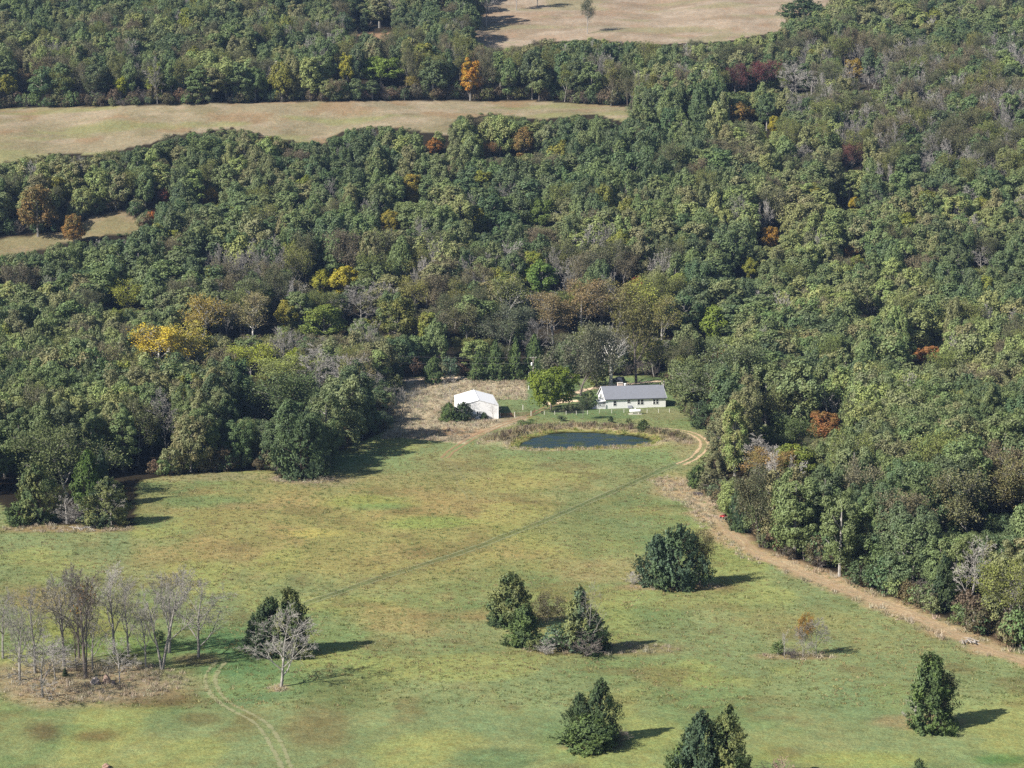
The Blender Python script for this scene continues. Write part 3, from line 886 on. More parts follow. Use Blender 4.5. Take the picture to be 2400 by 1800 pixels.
# ------------------------------------------------------------------ pond
def water_material():
    m, n, l = newmat("pond_water")
    o = n.new("ShaderNodeOutputMaterial"); p = n.new("ShaderNodeBsdfPrincipled")
    p.inputs['Roughness'].default_value = 0.30; p.inputs['IOR'].default_value = 1.33
    g = n.new("ShaderNodeNewGeometry")
    ns = n.new("ShaderNodeTexNoise"); ns.inputs['Scale'].default_value = 0.25; ns.inputs['Detail'].default_value = 5
    l.new(g.outputs['Position'], ns.inputs['Vector'])
    c = n.new("ShaderNodeMix"); c.data_type = 'RGBA'; c.inputs['A'].default_value = (0.022, 0.046, 0.060, 1); c.inputs['B'].default_value = (0.032, 0.058, 0.030, 1)
    r = n.new("ShaderNodeMapRange"); r.inputs[1].default_value = 0.5; r.inputs[2].default_value = 0.62
    l.new(ns.outputs['Fac'], r.inputs[0]); l.new(r.outputs[0], c.inputs['Factor']); l.new(c.outputs['Result'], p.inputs['Base Color'])
    rr = n.new('ShaderNodeMapRange'); rr.inputs[1].default_value = 0.38; rr.inputs[2].default_value = 0.62; rr.inputs[3].default_value = 0.42; rr.inputs[4].default_value = 0.10
    l.new(ns.outputs['Fac'], rr.inputs[0]); l.new(rr.outputs[0], p.inputs['Roughness'])
    mp = n.new("ShaderNodeMapping"); mp.inputs['Scale'].default_value = (1.0, 1.8, 1)
    l.new(g.outputs['Position'], mp.inputs['Vector'])
    nb = n.new("ShaderNodeTexNoise"); nb.inputs['Scale'].default_value = 2.2; nb.inputs['Detail'].default_value = 4; nb.inputs['Roughness'].default_value = 0.65
    l.new(mp.outputs[0], nb.inputs['Vector'])
    b = n.new("ShaderNodeBump"); b.inputs['Strength'].default_value = 1.0; b.inputs['Distance'].default_value = 0.3
    l.new(nb.outputs['Fac'], b.inputs['Height']); l.new(b.outputs[0], p.inputs['Normal'])
    l.new(p.outputs[0], o.inputs[0])
    return m
pc = np.mean(POND, axis=0)
pv_ = [(pc[0] + (x - pc[0]) * 1.12, pc[1] + (y - pc[1]) * 1.25, POND_Z) for x, y in POND]
me = mk_mesh("pond_water", pv_, [list(range(len(pv_)))], [water_material()])
po = bpy.data.objects.new("pond_water", me); COL.objects.link(po)
tag(po, "small green blue farm pond with reedy banks", kind='structure')

# ------------------------------------------------------------------ house
M_siding = simple("white_siding", (0.80, 0.80, 0.79), 0.6, var=0.03)
M_white = simple("white_paint", (0.80, 0.80, 0.79), 0.5, var=0.04)
M_metal = simple("white_sheet_metal", (0.80, 0.80, 0.80), 0.55, 0.0, 0.3, var=0.02)
M_roof = simple("grey_shingle", (0.185, 0.195, 0.225), 0.85, var=0.14, scale=1.2, bump=0.4, bscale=6)
M_trim = simple("dark_trim", (0.05, 0.055, 0.07), 0.6)
M_glass = simple("dark_glass", (0.02, 0.025, 0.035), 0.12, spec=0.5)
M_brick = simple("pale_brick", (0.62, 0.50, 0.42), 0.9, var=0.2, scale=4)
M_post = simple("weathered_white_post", (0.66, 0.64, 0.58), 0.8, var=0.15, scale=5)
M_wire = simple("grey_wire", (0.35, 0.35, 0.34), 0.6)
M_conc = simple("pale_concrete", (0.55, 0.52, 0.46), 0.9)
M_rust = simple("rusty_red_pipe", (0.28, 0.11, 0.075), 0.8, var=0.25, scale=2)
M_pole = simple("weathered_pole", (0.42, 0.38, 0.33), 0.9, var=0.15)

A = G(1419.5, 958.3); B = G(1560.0, 953.8)
ang = math.atan2(B[1] - A[1], B[0] - A[0]); LEN = math.hypot(B[0] - A[0], B[1] - A[1]); DEP = 9.8; EV = 2.85; RISE = 3.0
hz = float(zt(A[0], A[1]))
house = empty("ranch_house", (A[0], A[1], hz), ang)
tag(house, "long white ranch house with a grey shingle roof behind the pond", "house")
m = MB(); m.add([(0, 0, -.4), (LEN, 0, -.4), (LEN, DEP, -.4), (0, DEP, -.4), (0, 0, EV), (LEN, 0, EV), (LEN, DEP, EV), (0, DEP, EV), (0, DEP / 2, EV + RISE - .12), (LEN, DEP / 2, EV + RISE - .12)],
                [(0, 1, 5, 4), (2, 3, 7, 6), (1, 2, 6, 9, 5), (3, 0, 4, 8, 7)])
m.obj("wall", M_siding, house)
m = MB(); ov = 0.22; sl = RISE / (DEP / 2)
for s in (0, 1):
    y0 = -ov if s == 0 else DEP + ov; z0 = EV - ov * sl + 0.06; yr = DEP / 2; zr = EV + RISE + 0.06
    m.add([(-0.35, y0, z0), (LEN + .35, y0, z0), (LEN + .35, yr, zr), (-0.35, yr, zr), (-0.35, y0, z0 - .14), (LEN + .35, y0, z0 - .14), (LEN + .35, yr, zr - .14), (-0.35, yr, zr - .14)],
          [(0, 1, 2, 3), (4, 7, 6, 5), (0, 4, 5, 1), (1, 5, 6, 2), (0, 3, 7, 4)])
roof = m.obj("roof", M_roof, house)
for sx in (0, 1):                                    # white rake boards on the gables
    m = MB(); x0 = -0.40 if sx == 0 else LEN + 0.352
    for s in (0, 1):
        y0 = -ov if s == 0 else DEP + ov; z0 = EV - ov * sl + .05
        m.add([(x0, y0, z0 - .22), (x0 + .048, y0, z0 - .22), (x0 + .048, DEP / 2, EV + RISE - .17), (x0, DEP / 2, EV + RISE - .17), (x0, y0, z0), (x0 + .048, y0, z0), (x0 + .048, DEP / 2, EV + RISE + .05), (x0, DEP / 2, EV + RISE + .05)],
              [(0, 3, 2, 1), (4, 5, 6, 7), (0, 1, 5, 4), (1, 2, 6, 5), (2, 3, 7, 6), (3, 0, 4, 7)])
    m.obj("rake_board", M_white, house)
m = MB(); m.box(-0.35, LEN + .35, -ov - .13, -ov - .005, EV - ov * sl - .12, EV - ov * sl + .04); m.obj("gutter", M_trim, house)
def hx(px): return LEN * (px - 1419.5) / 140.5
def window(parent, x, z, w, h, double=False, y=0.0):
    f = MB(); t = 0.07
    f.box(x - w / 2 - t, x - w / 2, y - .06, y + .02, z - h / 2 - t, z + h / 2 + t); f.box(x + w / 2, x + w / 2 + t, y - .06, y + .02, z - h / 2 - t, z + h / 2 + t)
    f.box(x - w / 2, x + w / 2, y - .06, y + .02, z + h / 2, z + h / 2 + t); f.box(x - w / 2, x + w / 2, y - .06, y + .02, z - h / 2 - t, z - h / 2)
    f.box(x - w / 2, x + w / 2, y - .045, y + .02, z - .03, z + .03)
    o = f.obj("window", M_white, parent)
    g = MB(); g.box(x - w / 2 - .002, x + w / 2 + .002, y - .025, y + .03, z - h / 2 - .002, z + h / 2 + .002); g.obj("pane", M_glass, o)
    s = MB()
    s.box(x - .015, x + .015, y - .04, y - .027, z - h / 2, z + h / 2); s.obj("muntin", M_trim, o)
for px, z, w, h in ((1440.7, 1.55, .85, 1.35), (1473.3, 1.95, .85, .85), (1496.7, 1.7, .75, 1.4), (1504.6, 1.7, .75, 1.4), (1533.0, 1.7, .62, 1.4), (1540.2, 1.7, .62, 1.4)):
    window(house, hx(px), z, w, h)
for cx_, cy_, w, d_, top, mt in ((5.6, DEP / 2 + .9, 1.5, .9, EV + RISE + .75, M_brick), (LEN + .45, DEP / 2 + .2, .6, .7, EV + RISE + .9, M_conc)):
    m = MB(); z0 = -.2 if cx_ > LEN else EV + RISE - 1.0
    m.box(cx_ - w / 2, cx_ + w / 2, cy_ - d_ / 2, cy_ + d_ / 2, z0, top)
    ch = m.obj("chimney", mt, roof if cx_ < LEN else house)
    m = MB(); m.box(cx_ - w / 2 - .08, cx_ + w / 2 + .08, cy_ - d_ / 2 - .08, cy_ + d_ / 2 + .08, top, top + .12); m.obj("chimney_cap", M_conc, house)
m = MB(); m.lathe([(0.26, 0), (0.26, .5), (.42, .5), (.40, .72), (.01, .85)], 12, c=(7.0, DEP / 2 + .25, EV + RISE - .1)); m.obj("roof_vent", M_white, roof)
m = MB(); bx = hx(1471)                               # dark sloped wedge added for the triangular shadow on the front wall
m.add([(bx, -.01, 0), (bx + 1.2, -.01, 0), (bx + 1.2, -.9, 0), (bx, -.9, 0), (bx, -.01, .8), (bx + 1.2, -.01, .8), (bx + 1.2, -.9, .15), (bx, -.9, .15)],
      [(4, 7, 6, 5), (0, 4, 5, 1), (1, 5, 6, 2), (2, 6, 7, 3), (3, 7, 4, 0)])
m.obj("shadow_wedge", M_roof, house)
# white side porch with a slatted rail at the left gable
m = MB(); m.box(-2.6, -.02, -.2, 3.6, 0, .45); deck = m.obj("porch", M_white, house)
for k in range(4):
    m = MB(); m.box(-2.6 - .3 * (k + 1), -2.6 - .3 * k - .002, .6, 2.2, 0, .36 - .09 * k); m.obj("step", M_white, deck)
for k in range(13):
    m = MB(); xx = -2.55 + k * .21; m.box(xx, xx + .09, -.2, -.14, .45, 1.35); m.obj("slat", M_white, deck)
m = MB(); m.box(-2.6, -.02, -.24, -.10, 1.35, 1.43); m.obj("rail", M_white, deck)
m = MB(); m.add([(-2.7, -.3, 2.05), (-.01, -.3, 2.3), (-.01, 3.7, 2.3), (-2.7, 3.7, 2.05), (-2.7, -.3, 2.13), (-.01, -.3, 2.38), (-.01, 3.7, 2.38), (-2.7, 3.7, 2.13)],
                [(0, 3, 2, 1), (4, 5, 6, 7), (0, 1, 5, 4), (1, 2, 6, 5), (2, 3, 7, 6), (3, 0, 4, 7)])
m.obj("porch_roof", M_white, house)
for yy in (-.15, 3.5):
    m = MB(); m.box(-2.6, -2.5, yy, yy + .1, .45, 2.06); m.obj("post", M_white, deck)
SPEC_XY.append((A[0] + 8, A[1] + 6, 9))

# ------------------------------------------------------------------ barn
F0 = G(1072, 983.5); F1 = G(1168.2, 981.4)
ba = math.radians(5.5); BW = 11.1; F0 = (F1[0] - BW * math.cos(ba), F1[1] - BW * math.sin(ba), F1[2]); BL = 19.0; BE = 3.75; BR = 1.55
barn = empty("metal_barn", (F0[0], F0[1], float(zt(F1[0], F1[1]))), ba)
tag(barn, "white sheet metal barn with a low pitched roof beside the cedar shrubs", "barn")
m = MB(); m.add([(0, 0, -.5), (BW, 0, -.5), (BW, BL, -.5), (0, BL, -.5), (0, 0, BE), (BW, 0, BE), (BW, BL, BE), (0, BL, BE), (BW / 2, 0, BE + BR), (BW / 2, BL, BE + BR)],
                [(0, 1, 5, 8, 4), (1, 2, 6, 5), (2, 3, 7, 9, 6), (3, 0, 4, 7)])
m.obj("wall", M_metal, barn)
for s in (0, 1):
    m = MB(); xa = -.12 if s == 0 else BW + .12; za = BE - .12 * BR / (BW / 2) + .03; zr = BE + BR + .03
    m.add([(xa, -.12, za), (BW / 2, -.12, zr), (BW / 2, BL + .12, zr), (xa, BL + .12, za), (xa, -.12, za + .07), (BW / 2, -.12, zr + .07), (BW / 2, BL + .12, zr + .07), (xa, BL + .12, za + .07)],
          [(0, 3, 2, 1), (4, 5, 6, 7), (0, 1, 5, 4), (2, 3, 7, 6), (3, 0, 4, 7)])
    rp_ = m.obj("roof_panel", M_metal, barn)
m = MB(); m.box(BW / 2 - .2, BW / 2 + .2, -.14, BL + .14, BE + BR + .101, BE + BR + .14); m.obj("ridge_cap", M_metal, barn)
for x0, x1 in ((-.05, .12), (BW - .12, BW + .05)):
    m = MB(); m.box(x0, x1, -.05, -.002, 0, BE - .05); m.obj("corner_trim", M_white, barn)
def bxp(px): return BW * (px - 1078) / 90.2
for px in (1120.6, 1125.4): window(barn, bxp(px), 1.75, .42, .85)
SPEC_XY.append((F0[0] + 6, F0[1] + 9, 11))

# ------------------------------------------------------------------ propane tank
tx, ty, tz = G(1489.0, 970.5)
tank = empty("propane_tank", (tx, ty, tz), ang * 0.3)
tag(tank, "white horizontal propane tank on a pale pad below the house", "tank")
m = MB(); R_ = .52; L2 = 1.35
m.lathe([(.01, -L2 - .38), (.22, -L2 - .33), (.38, -L2 - .22), (.48, -L2 - .1), (R_, -L2), (R_, L2), (.48, L2 + .1), (.38, L2 + .22), (.22, L2 + .33), (.01, L2 + .38)], 20, 'X', (0, 0, .95))
m.obj("body", simple("white_tank_paint", (.80, .80, .80), .35, var=.03), tank, True)
m = MB(); m.lathe([(.2, 0), (.2, .16), (.12, .22), (.01, .23)], 12, c=(.0, 0, 1.44)); m.obj("valve_dome", M_white, tank, True)
for xx in (-.9, .9):
    m = MB(); m.box(xx - .1, xx + .1, -.35, .35, .08, .52); m.obj("leg", M_conc, tank)
m = MB(); m.box(-1.9, 1.9, -.7, .7, -.15, .08); m.obj("pad", M_conc, tank)
m = MB(); m.rod((.1, .9, 0), (.1, .9, 1.7), .03); mast = m.obj("marker_pole", M_white)
mast.location = (tx, ty, tz); tag(mast, "thin white pole standing just behind the propane tank", "pole")

# ------------------------------------------------------------------ yard fence
fence = empty("wire_fence", G(1276, 971.6))
tag(fence, "wire fence on pale leaning posts along the lawn below the house", "fence")
fo = Vector(fence.location)
FP = [(1245, 975.5), (1276, 972), (1300.4, 972), (1326.8, 972), (1351, 971.6), (1377, 971.2), (1404.5, 968.6), (1434, 968.3), (1462.4, 967.6), (1490, 967.4), (1516.5, 968), (1543.5, 967), (1569.4, 966.8), (1592, 965.5), (1615, 964)]
tops = []
for k, p in enumerate(FP[1:]):
    g = Vector(G(*p)) - fo
    ln = rnd.uniform(-.05, .22) if k in (5, 6, 10, 9) else rnd.uniform(-.06, .06)
    tp = g + Vector((ln, 0, 1.12)); tops.append((g, tp))
    m = MB(); m.rod(g - Vector((0, 0, .2)), tp, .07, .06, 7); m.obj("post", M_post, fence)
for fr in (.25, .5, .72, .93):
    m = MB()
    for (g0, t0), (g1, t1) in zip(tops[:-1], tops[1:]):
        m.rod(g0.lerp(t0, fr), g1.lerp(t1, fr), .008, n=4, caps=False)
    m.obj("wire", M_wire, fence)
sp = G(1225.8, 960.7); m = MB(); m.rod((0, 0, -.2), (0, 0, 1.5), .1, .09, 8); o = m.obj("fence_post", M_post); o.location = sp
tag(o, "short pale post alone in the grass right of the barn", "post")

# ------------------------------------------------------------------ pipe gates
def gate(pa, pb, label, n=5, h=1.25):
    a = Vector(G(*pa)); b = Vector(G(*pb)); L = (b - a).length
    g = empty("pipe_gate", a, math.atan2(b.y - a.y, b.x - a.x)); tag(g, label, "gate", "red pipe gates beside the barn")
    dz = b.z - a.z
    for i in range(n):
        z = .2 + (h - .25) * i / (n - 1); m = MB(); m.rod((0, 0, z), (L, 0, z + dz), .04, n=6); m.obj("rail", M_rust, g)
    for x in [L * k / 4 for k in range(5)]:
        m = MB(); m.rod((x, .001, .15 + dz * x / L), (x, .001, h + dz * x / L), .03, n=6); m.obj("upright", M_rust, g)
    return g
gate((1173.5, 979.0), (1206, 977.8), "long red pipe gate nearest the barn corner")
gate((1207, 977.8), (1243, 975.0), "long red pipe gate across the dirt track")
gate((1246.5, 974.2), (1254.5, 967.5), "short red pipe gate turned away from the track")
for p, lb in (((1172.6, 979), "gate post at the barn corner"), ((1206.5, 978), "gate post between the two long red gates"), ((1244.8, 975), "gate post where the short red gate begins")):
    m = MB(); m.rod((0, 0, -.2), (0, 0, 1.55), .09, .08, 8); o = m.obj("gate_post", M_post); o.location = G(*p); tag(o, "pale wooden " + lb, "post", "posts of the red pipe gates")
# dark tyre leaning by the fence
m = MB(); m.lathe([(.22, -.11), (.34, -.13), (.40, -.06), (.40, .06), (.34, .13), (.22, .11), (.20, 0), (.22, -.11)], 18, 'Y')
o = m.obj("old_tyre", simple("black_rubber", (.015, .015, .018), .9)); g = G(1270.5, 969.5); o.location = (g[0], g[1], g[2] + .38); o.rotation_euler = (0.12, 0, .3)
tag(o, "black round tyre on its edge beside the first fence post", "tyre")

# ------------------------------------------------------------------ utility poles and wires
def pole(px, py, top, label, arm=True):
    g = G(px, py); _, _, dep = project(*g); H = (py - top) * dep / F_PX
    o = empty("utility_pole", g, .15); tag(o, label, "utility pole")
    m = MB(); m.rod((0, 0, -.5), (0, 0, H), .15 if arm else .09, .1 if arm else .07, 10); m.obj("shaft", M_pole if arm else M_white, o)
    if arm:
        m = MB(); m.box(-1.0, 1.0, -.16, -.05, H - .35, H - .22); ar = m.obj("crossarm", M_pole, o)
        for x in (-.9, 0, .9):
            m = MB(); m.lathe([(.03, 0), (.07, .05), (.04, .12), (.07, .17), (.01, .24)], 8, c=(x, -.105, H - .22)); m.obj("insulator", M_white, ar)
        for s in (-1, 1):
            m = MB(); m.rod((0, -.1, H - 1.3), (s * .7, -.1, H - .36), .025, n=5); m.obj("brace", M_pole, o)
        m = MB(); m.lathe([(.01, 0), (.26, .03), (.28, .1), (.28, .85), (.24, .95), (.01, 1.0)], 14, c=(-.42, -.05, H - 2.7)); m.obj("transformer", M_white, o, True)
    else:
        m = MB(); m.box(.07, .5, -.08, .05, H * .62, H * .62 + .4); m.obj("meter_box", simple("grey_box", (.2, .2, .21), .5), o)
    return o, Vector((g[0], g[1], g[2] + H))
pA, tA = pole(1249.5, 912, 835.5, "tall utility pole with crossarm and white transformer behind the lime green tree")
pB, tB = pole(1239.3, 913, 872, "short white service pole left of the taller utility pole", False)
def wire(a, b, sag, label, nm="power_line"):
    m = MB(); n = 16; pts = []
    for i in range(n + 1):
        t = i / n; p = a.lerp(b, t); pts.append(Vector((p.x, p.y, p.z - sag * 4 * t * (1 - t))))
    for p, q in zip(pts[:-1], pts[1:]): m.rod(p, q, .011, n=4, caps=False)
    o = m.obj(nm, simple("line_metal", (.3, .3, .3), .5)); tag(o, label, "power line")
g = Vector(G(870, 902)); wire(tA - Vector((0, 0, .2)), g + Vector((-60, 30, 9)), 1.5, "upper thin power line running left across the front of the cedars")
wire(tA - Vector((0, 0, 1.9)), g + Vector((-60, 28, 7.4)), 1.8, "lower thin power line running left in front of the cedars")
wire(tA - Vector((0, 0, 1.9)), tB, .4, "short service wire joining the two poles")

# ------------------------------------------------------------------ parked car in the shade
def car(px, py, rz, col, label):
    o = empty("parked_car", G(px, py), rz); tag(o, label, "car")
    paint = simple("car_paint", col, .3, spec=.5, var=.03)
    W2 = .92
    side = [(-2.35, .45), (-2.4, .8), (-2.25, 1.0), (-2.1, 1.08), (-1.9, 1.7), (-.1, 1.78), (.75, 1.15), (2.1, 1.0), (2.35, .8), (2.4, .42)]
    n = len(side); vs = [(x, -W2 * (.86 if z > 1.2 else 1), z) for x, z in side] + [(x, W2 * (.86 if z > 1.2 else 1), z) for x, z in side]
    m = MB(); m.add(vs, [tuple(range(n)), tuple(range(2 * n - 1, n - 1, -1))] + [(i, n + i, n + (i + 1) % n, (i + 1) % n) for i in range(n)]); m.obj("body", paint, o)
    for s in (-1, 1):
        for x0, x1, x2, x3 in ((-1.75, -1.0, -1.1, -1.65), (-.95, -.25, -.32, -.9)):
            m = MB(); y0 = s * (W2 * .93); y1 = s * (W2 * .875)
            m.add([(x0, y0, 1.15), (x1, y0, 1.15), (x2, y1, 1.62), (x3, y1, 1.62), (x0, y0 * .96, 1.15), (x1, y0 * .96, 1.15), (x2, y1 * .96, 1.62), (x3, y1 * .96, 1.62)],
                  [(0, 1, 2, 3), (4, 7, 6, 5), (0, 4, 5, 1), (2, 6, 7, 3)]); m.obj("side_window", M_glass, o)
        for x in (-1.45, 1.45):
            m = MB(); m.lathe([(.01, -.12), (.24, -.12), (.35, -.1), (.36, 0), (.35, .1), (.24, .12), (.01, .12)], 16, 'Y', (x, s * .86, .36)); m.obj("wheel", simple("tyre", (.02, .02, .02), .9), o, True)
    m = MB(); m.add([(-.02, -.74, 1.72), (-.02, .74, 1.72), (.72, .85, 1.19), (.72, -.85, 1.19), (-.06, -.74, 1.70), (-.06, .74, 1.70), (.68, .85, 1.17), (.68, -.85, 1.17)], [(3, 2, 1, 0), (4, 5, 6, 7)]); m.obj("windscreen", M_glass, o)
    for s in (-.65, .65):
        m = MB(); m.box(2.34, 2.42, s - .18, s + .18, .66, .82); m.obj("headlight", M_white, o)
    return o
car(1447, 896, 2.6, (.02, .026, .04), "dark car parked in deep shade behind the white trunked sycamore")

# ------------------------------------------------------------------ red quad bike, brush, boulders, birds
def quad(px, py):
    o = empty("quad_bike", G(px, py), -2.4); tag(o, "small red quad bike half hidden at the wood edge beside the dirt strip", "quad bike")
    red = simple("red_plastic", (.45, .035, .04), .4, spec=.4); blk = simple("black_plastic", (.02, .02, .022), .7)
    m = MB(); m.add([(-.9, -.3, .55), (.9, -.25, .6), (.9, .25, .6), (-.9, .3, .55), (-.85, -.25, .85), (.3, -.2, .95), (.95, -.22, .82), (.95, .22, .82), (.3, .2, .95), (-.85, .25, .85)],
                    [(0, 3, 2, 1), (0, 1, 6, 5, 4), (3, 9, 8, 7, 2), (4, 5, 8, 9), (5, 6, 7, 8), (0, 4, 9, 3), (1, 2, 7, 6)]); m.obj("body", red, o)
    for x in (-.72, .72):
        for s in (-1, 1):
            m = MB(); m.lathe([(.08, -.13), (.25, -.14), (.31, -.08), (.31, .08), (.25, .14), (.08, .13)], 12, 'Y', (x, s * .45, .31)); m.obj("wheel", blk, o)
            m = MB(); m.add([(x - .38, s * .28, .62), (x + .38, s * .28, .62), (x + .34, s * .6, .66), (x - .34, s * .6, .66), (x - .3, s * .28, .78), (x + .3, s * .28, .78), (x + .26, s * .6, .76), (x - .26, s * .6, .76)],
                            [(0, 3, 2, 1), (4, 5, 6, 7), (0, 1, 5, 4), (1, 2, 6, 5), (2, 3, 7, 6), (3, 0, 4, 7)]); m.obj("fender", red, o)
    m = MB(); m.box(-.6, .15, -.16, .16, .9, 1.0); m.obj("seat", blk, o)
    m = MB(); m.rod((.45, -.38, 1.14), (.45, .38, 1.14), .025); m.rod((.6, 0, .8), (.45, 0, 1.14), .03); m.obj("handlebar", blk, o)
    for x in (-.75, .75):
        m = MB()
        for k in range(5): m.rod((x - .25, -.3 + .15 * k, .92), (x + .25, -.3 + .15 * k, .92), .012, n=5)
        m.obj("rack", blk, o)
quad(1698.5, 1216)

def brush(px, py, n, L, r, col, label, spread=1.0, nm="brush_pile", part="log"):
    g = G(px, py); o = empty(nm, g, 0); tag(o, label, "brush pile"); mt = simple(nm + "_wood", col, .9, var=.25)
    R = random.Random(int(px))
    for i in range(n):
        a = R.uniform(0, 3.14); x = R.uniform(-spread, spread); y = R.uniform(-spread * .5, spread * .5); z = R.uniform(.05, .5)
        ll = L * R.uniform(.5, 1); d = Vector((math.cos(a) * ll / 2, math.sin(a) * ll / 2, R.uniform(-.25, .3)))
        m = MB(); c = Vector((x, y, z)); k = c + d * .4 + Vector((R.uniform(-.1, .1), R.uniform(-.1, .1), .08))
        m.rod(c - d, k, r * R.uniform(.7, 1.2), r * .7, 6); m.rod(k, c + d, r * .65, r * .3, 6)
        m.obj(part, mt, o)
brush(1636, 1160, 12, 2.4, .12, (.07, .06, .065), "dark heap of cut logs in the dry grass by the small round cedar", 1.0, "log_pile")
brush(2270, 1506, 15, 3.4, .09, (.33, .30, .27), "bleached heap of dead branches on the dirt strip at the right", 1.6, "brush_pile", "branch")
brush(195, 1240, 9, 4.5, .09, (.33, .31, .28), "bleached fallen branches at the foot of the left cedar clump", 2.2, "brush_pile", "branch")

def boulder(px, py, w, h, col, label, seed):
    g = G(px, py); r = np.random.default_rng(seed)
    import bmesh
    bm = bmesh.new(); bmesh.ops.create_icosphere(bm, subdivisions=3, radius=1.0)
    for v in bm.verts:
        c = v.co; k = 1 + .22 * math.sin(c.x * 3 + seed) * math.cos(c.y * 4 + seed * 2) + .13 * math.sin(c.z * 6 + c.x * 5 + seed)
        v.co = Vector((c.x * w / 2 * k, c.y * w * .4 * k, max(c.z, -.35) * h * .75 * k))
    me = bpy.data.meshes.new("boulder"); bm.to_mesh(me); bm.free()
    me.materials.append(simple("boulder_stone", col, .95, var=.3, scale=2.5, bump=.8, bscale=5))
    o = bpy.data.objects.new("boulder", me); COL.objects.link(o); o.location = (g[0], g[1], g[2] + h * .2); o.rotation_euler = (0, 0, seed)
    tag(o, label, "boulder", "boulders among the bare trees")
boulder(223, 1603, 1.5, 1.1, (.28, .24, .22), "greyish pink boulder, left of the pair under the bare trees", 3)
boulder(250, 1599, 1.6, 1.2, (.27, .19, .15), "reddish brown boulder, right of the pair under the bare trees", 5)
boulder(266, 1604, .8, .6, (.16, .13, .12), "small dark stone at the right end of the boulders", 8)
boulder(249, 1799, 1.2, .6, (.28, .18, .14), "low reddish stone in the grass at the bottom edge", 9)

def bird(px, py, dist, label, s=1.0):
    v = ray(px, py); p = v * dist; o = empty("flying_bird", (p[0], p[1], p[2] + CAM_H), 0.5); o.scale = (s, s, s); mt = simple("bird_feather", (.015, .014, .016), .8)
    tag(o, label, "bird", "dark birds flying low over the meadow")
    m = MB(); m.lathe([(.005, -.26), (.05, -.2), (.08, -.05), (.075, .08), (.04, .18), (.045, .23), (.01, .29)], 8, 'Y'); m.obj("body", mt, o, True)
    for sd_ in (-1, 1):
        m = MB()
        m.add([(sd_ * .05, -.08, .03), (sd_ * .05, .1, .03), (sd_ * .35, .14, .16), (sd_ * .35, -.08, .15), (sd_ * .72, .05, .1), (sd_ * .7, -.1, .09),
               (sd_ * .05, -.08, .05), (sd_ * .05, .1, .05), (sd_ * .35, .14, .175), (sd_ * .35, -.08, .165), (sd_ * .72, .05, .11), (sd_ * .7, -.1, .10)],
              [(0, 1, 2, 3), (3, 2, 4, 5), (6, 9, 8, 7), (9, 11, 10, 8), (0, 3, 9, 6), (3, 5, 11, 9), (1, 7, 8, 2), (2, 8, 10, 4)]); m.obj("wing", mt, o)
    m = MB(); m.add([(-.03, -.2, 0), (.03, -.2, 0), (.09, -.42, 0), (-.09, -.42, 0), (-.03, -.2, .02), (.03, -.2, .02), (.09, -.42, .02), (-.09, -.42, .02)], [(0, 3, 2, 1), (4, 5, 6, 7), (0, 1, 5, 4), (2, 3, 7, 6)]); m.obj("tail", mt, o)
bird(1304, 1648, 262, "dark bird gliding low left of the two-topped cedar", 0.75)
bird(1129, 1518, 290, "dark bird gliding left of the middle cedar clump", 0.65)

# ------------------------------------------------------------------ singled-out trees
def Zc(ox, oy, x, y): return ox + x / 2.765, oy + y / 2.765
LOW = (0, 1200); MIDL = (800, 1200); RIG = (1600, 1200); HOM = (800, 600)
CG = dict(dark=(0.059, 0.089, 0.046), deep=(0.090, 0.132, 0.055), bright=(0.125, 0.178, 0.055), olive=(0.218, 0.234, 0.088), blue=(0.092, 0.142, 0.086), brown=(0.215, 0.161, 0.080))

def bz(o, kind, x, y, top, w, c1, c2, bark, label, **kw):
    px, py = Zc(*o, x, y); _, ty = Zc(*o, 0, top)
    return at_base(kind, px, py, ty, w / 2.765, c1, c2, bark, label, **kw)

GB = "bare trees on the dry island"
bare_list = [
    (20, 950, 470, 190, 'grey', "bare grey tree cut by the left edge on the dry island"),
    (228, 1045, 470, 230, 'grey', "bare tree with a dense grey top, left part of the dry island"),
    (278, 1200, 800, 370, 'grey', "low wide bare tree standing nearest at the lower left of the dry island"),
    (415, 1000, 340, 260, 'grey', "tall bare tree with a pale trunk behind the small dark cedar"),
    (360, 1085, 740, 190, 'pale', "thin pale bare tree right of the low wide one"),
    (515, 955, 400, 170, 'dark', "dark stemmed bare tree behind the one with reddish top twigs"),
    (557, 1075, 345, 270, 'dark', "dark trunked bare tree with a few reddish and yellow leaves on top"),
    (497, 1030, 700, 110, 'dark', "very thin bare sapling left of the dark trunked tree"),
    (600, 1035, 600, 170, 'grey', "bare tree leaning right in the middle of the dry island"),
    (740, 925, 335, 210, 'pale', "straight pale trunked bare tree at the back of the dry island"),
    (832, 940, 430, 180, 'grey', "bare tree just right of the straight pale trunk"),
    (775, 1115, 810, 200, 'pale', "short forked bare tree beside the boulders"),
    (945, 1000, 570, 150, 'pale', "slender double stemmed bare tree between the forked one and the big vase shaped one"),
    (1050, 1020, 320, 320, 'grey', "big vase shaped bare tree with a low limb reaching right"),
    (1096, 912, 360, 230, 'grey', "bare tree standing just behind the big vase shaped one"),
    (1286, 940, 330, 330, 'grey', "rightmost bare tree of the dry island with a low forked limb"),
    (128, 1090, 560, 200, 'grey', "thin bare tree at the left side of the dry island"),
]
for x, y, t, w, b, lb in bare_list:
    bz(LOW, 'bare', x, y, t - 8, w * 1.32, (0, 0, 0), None, b, lb, name="bare_tree", group=GB)
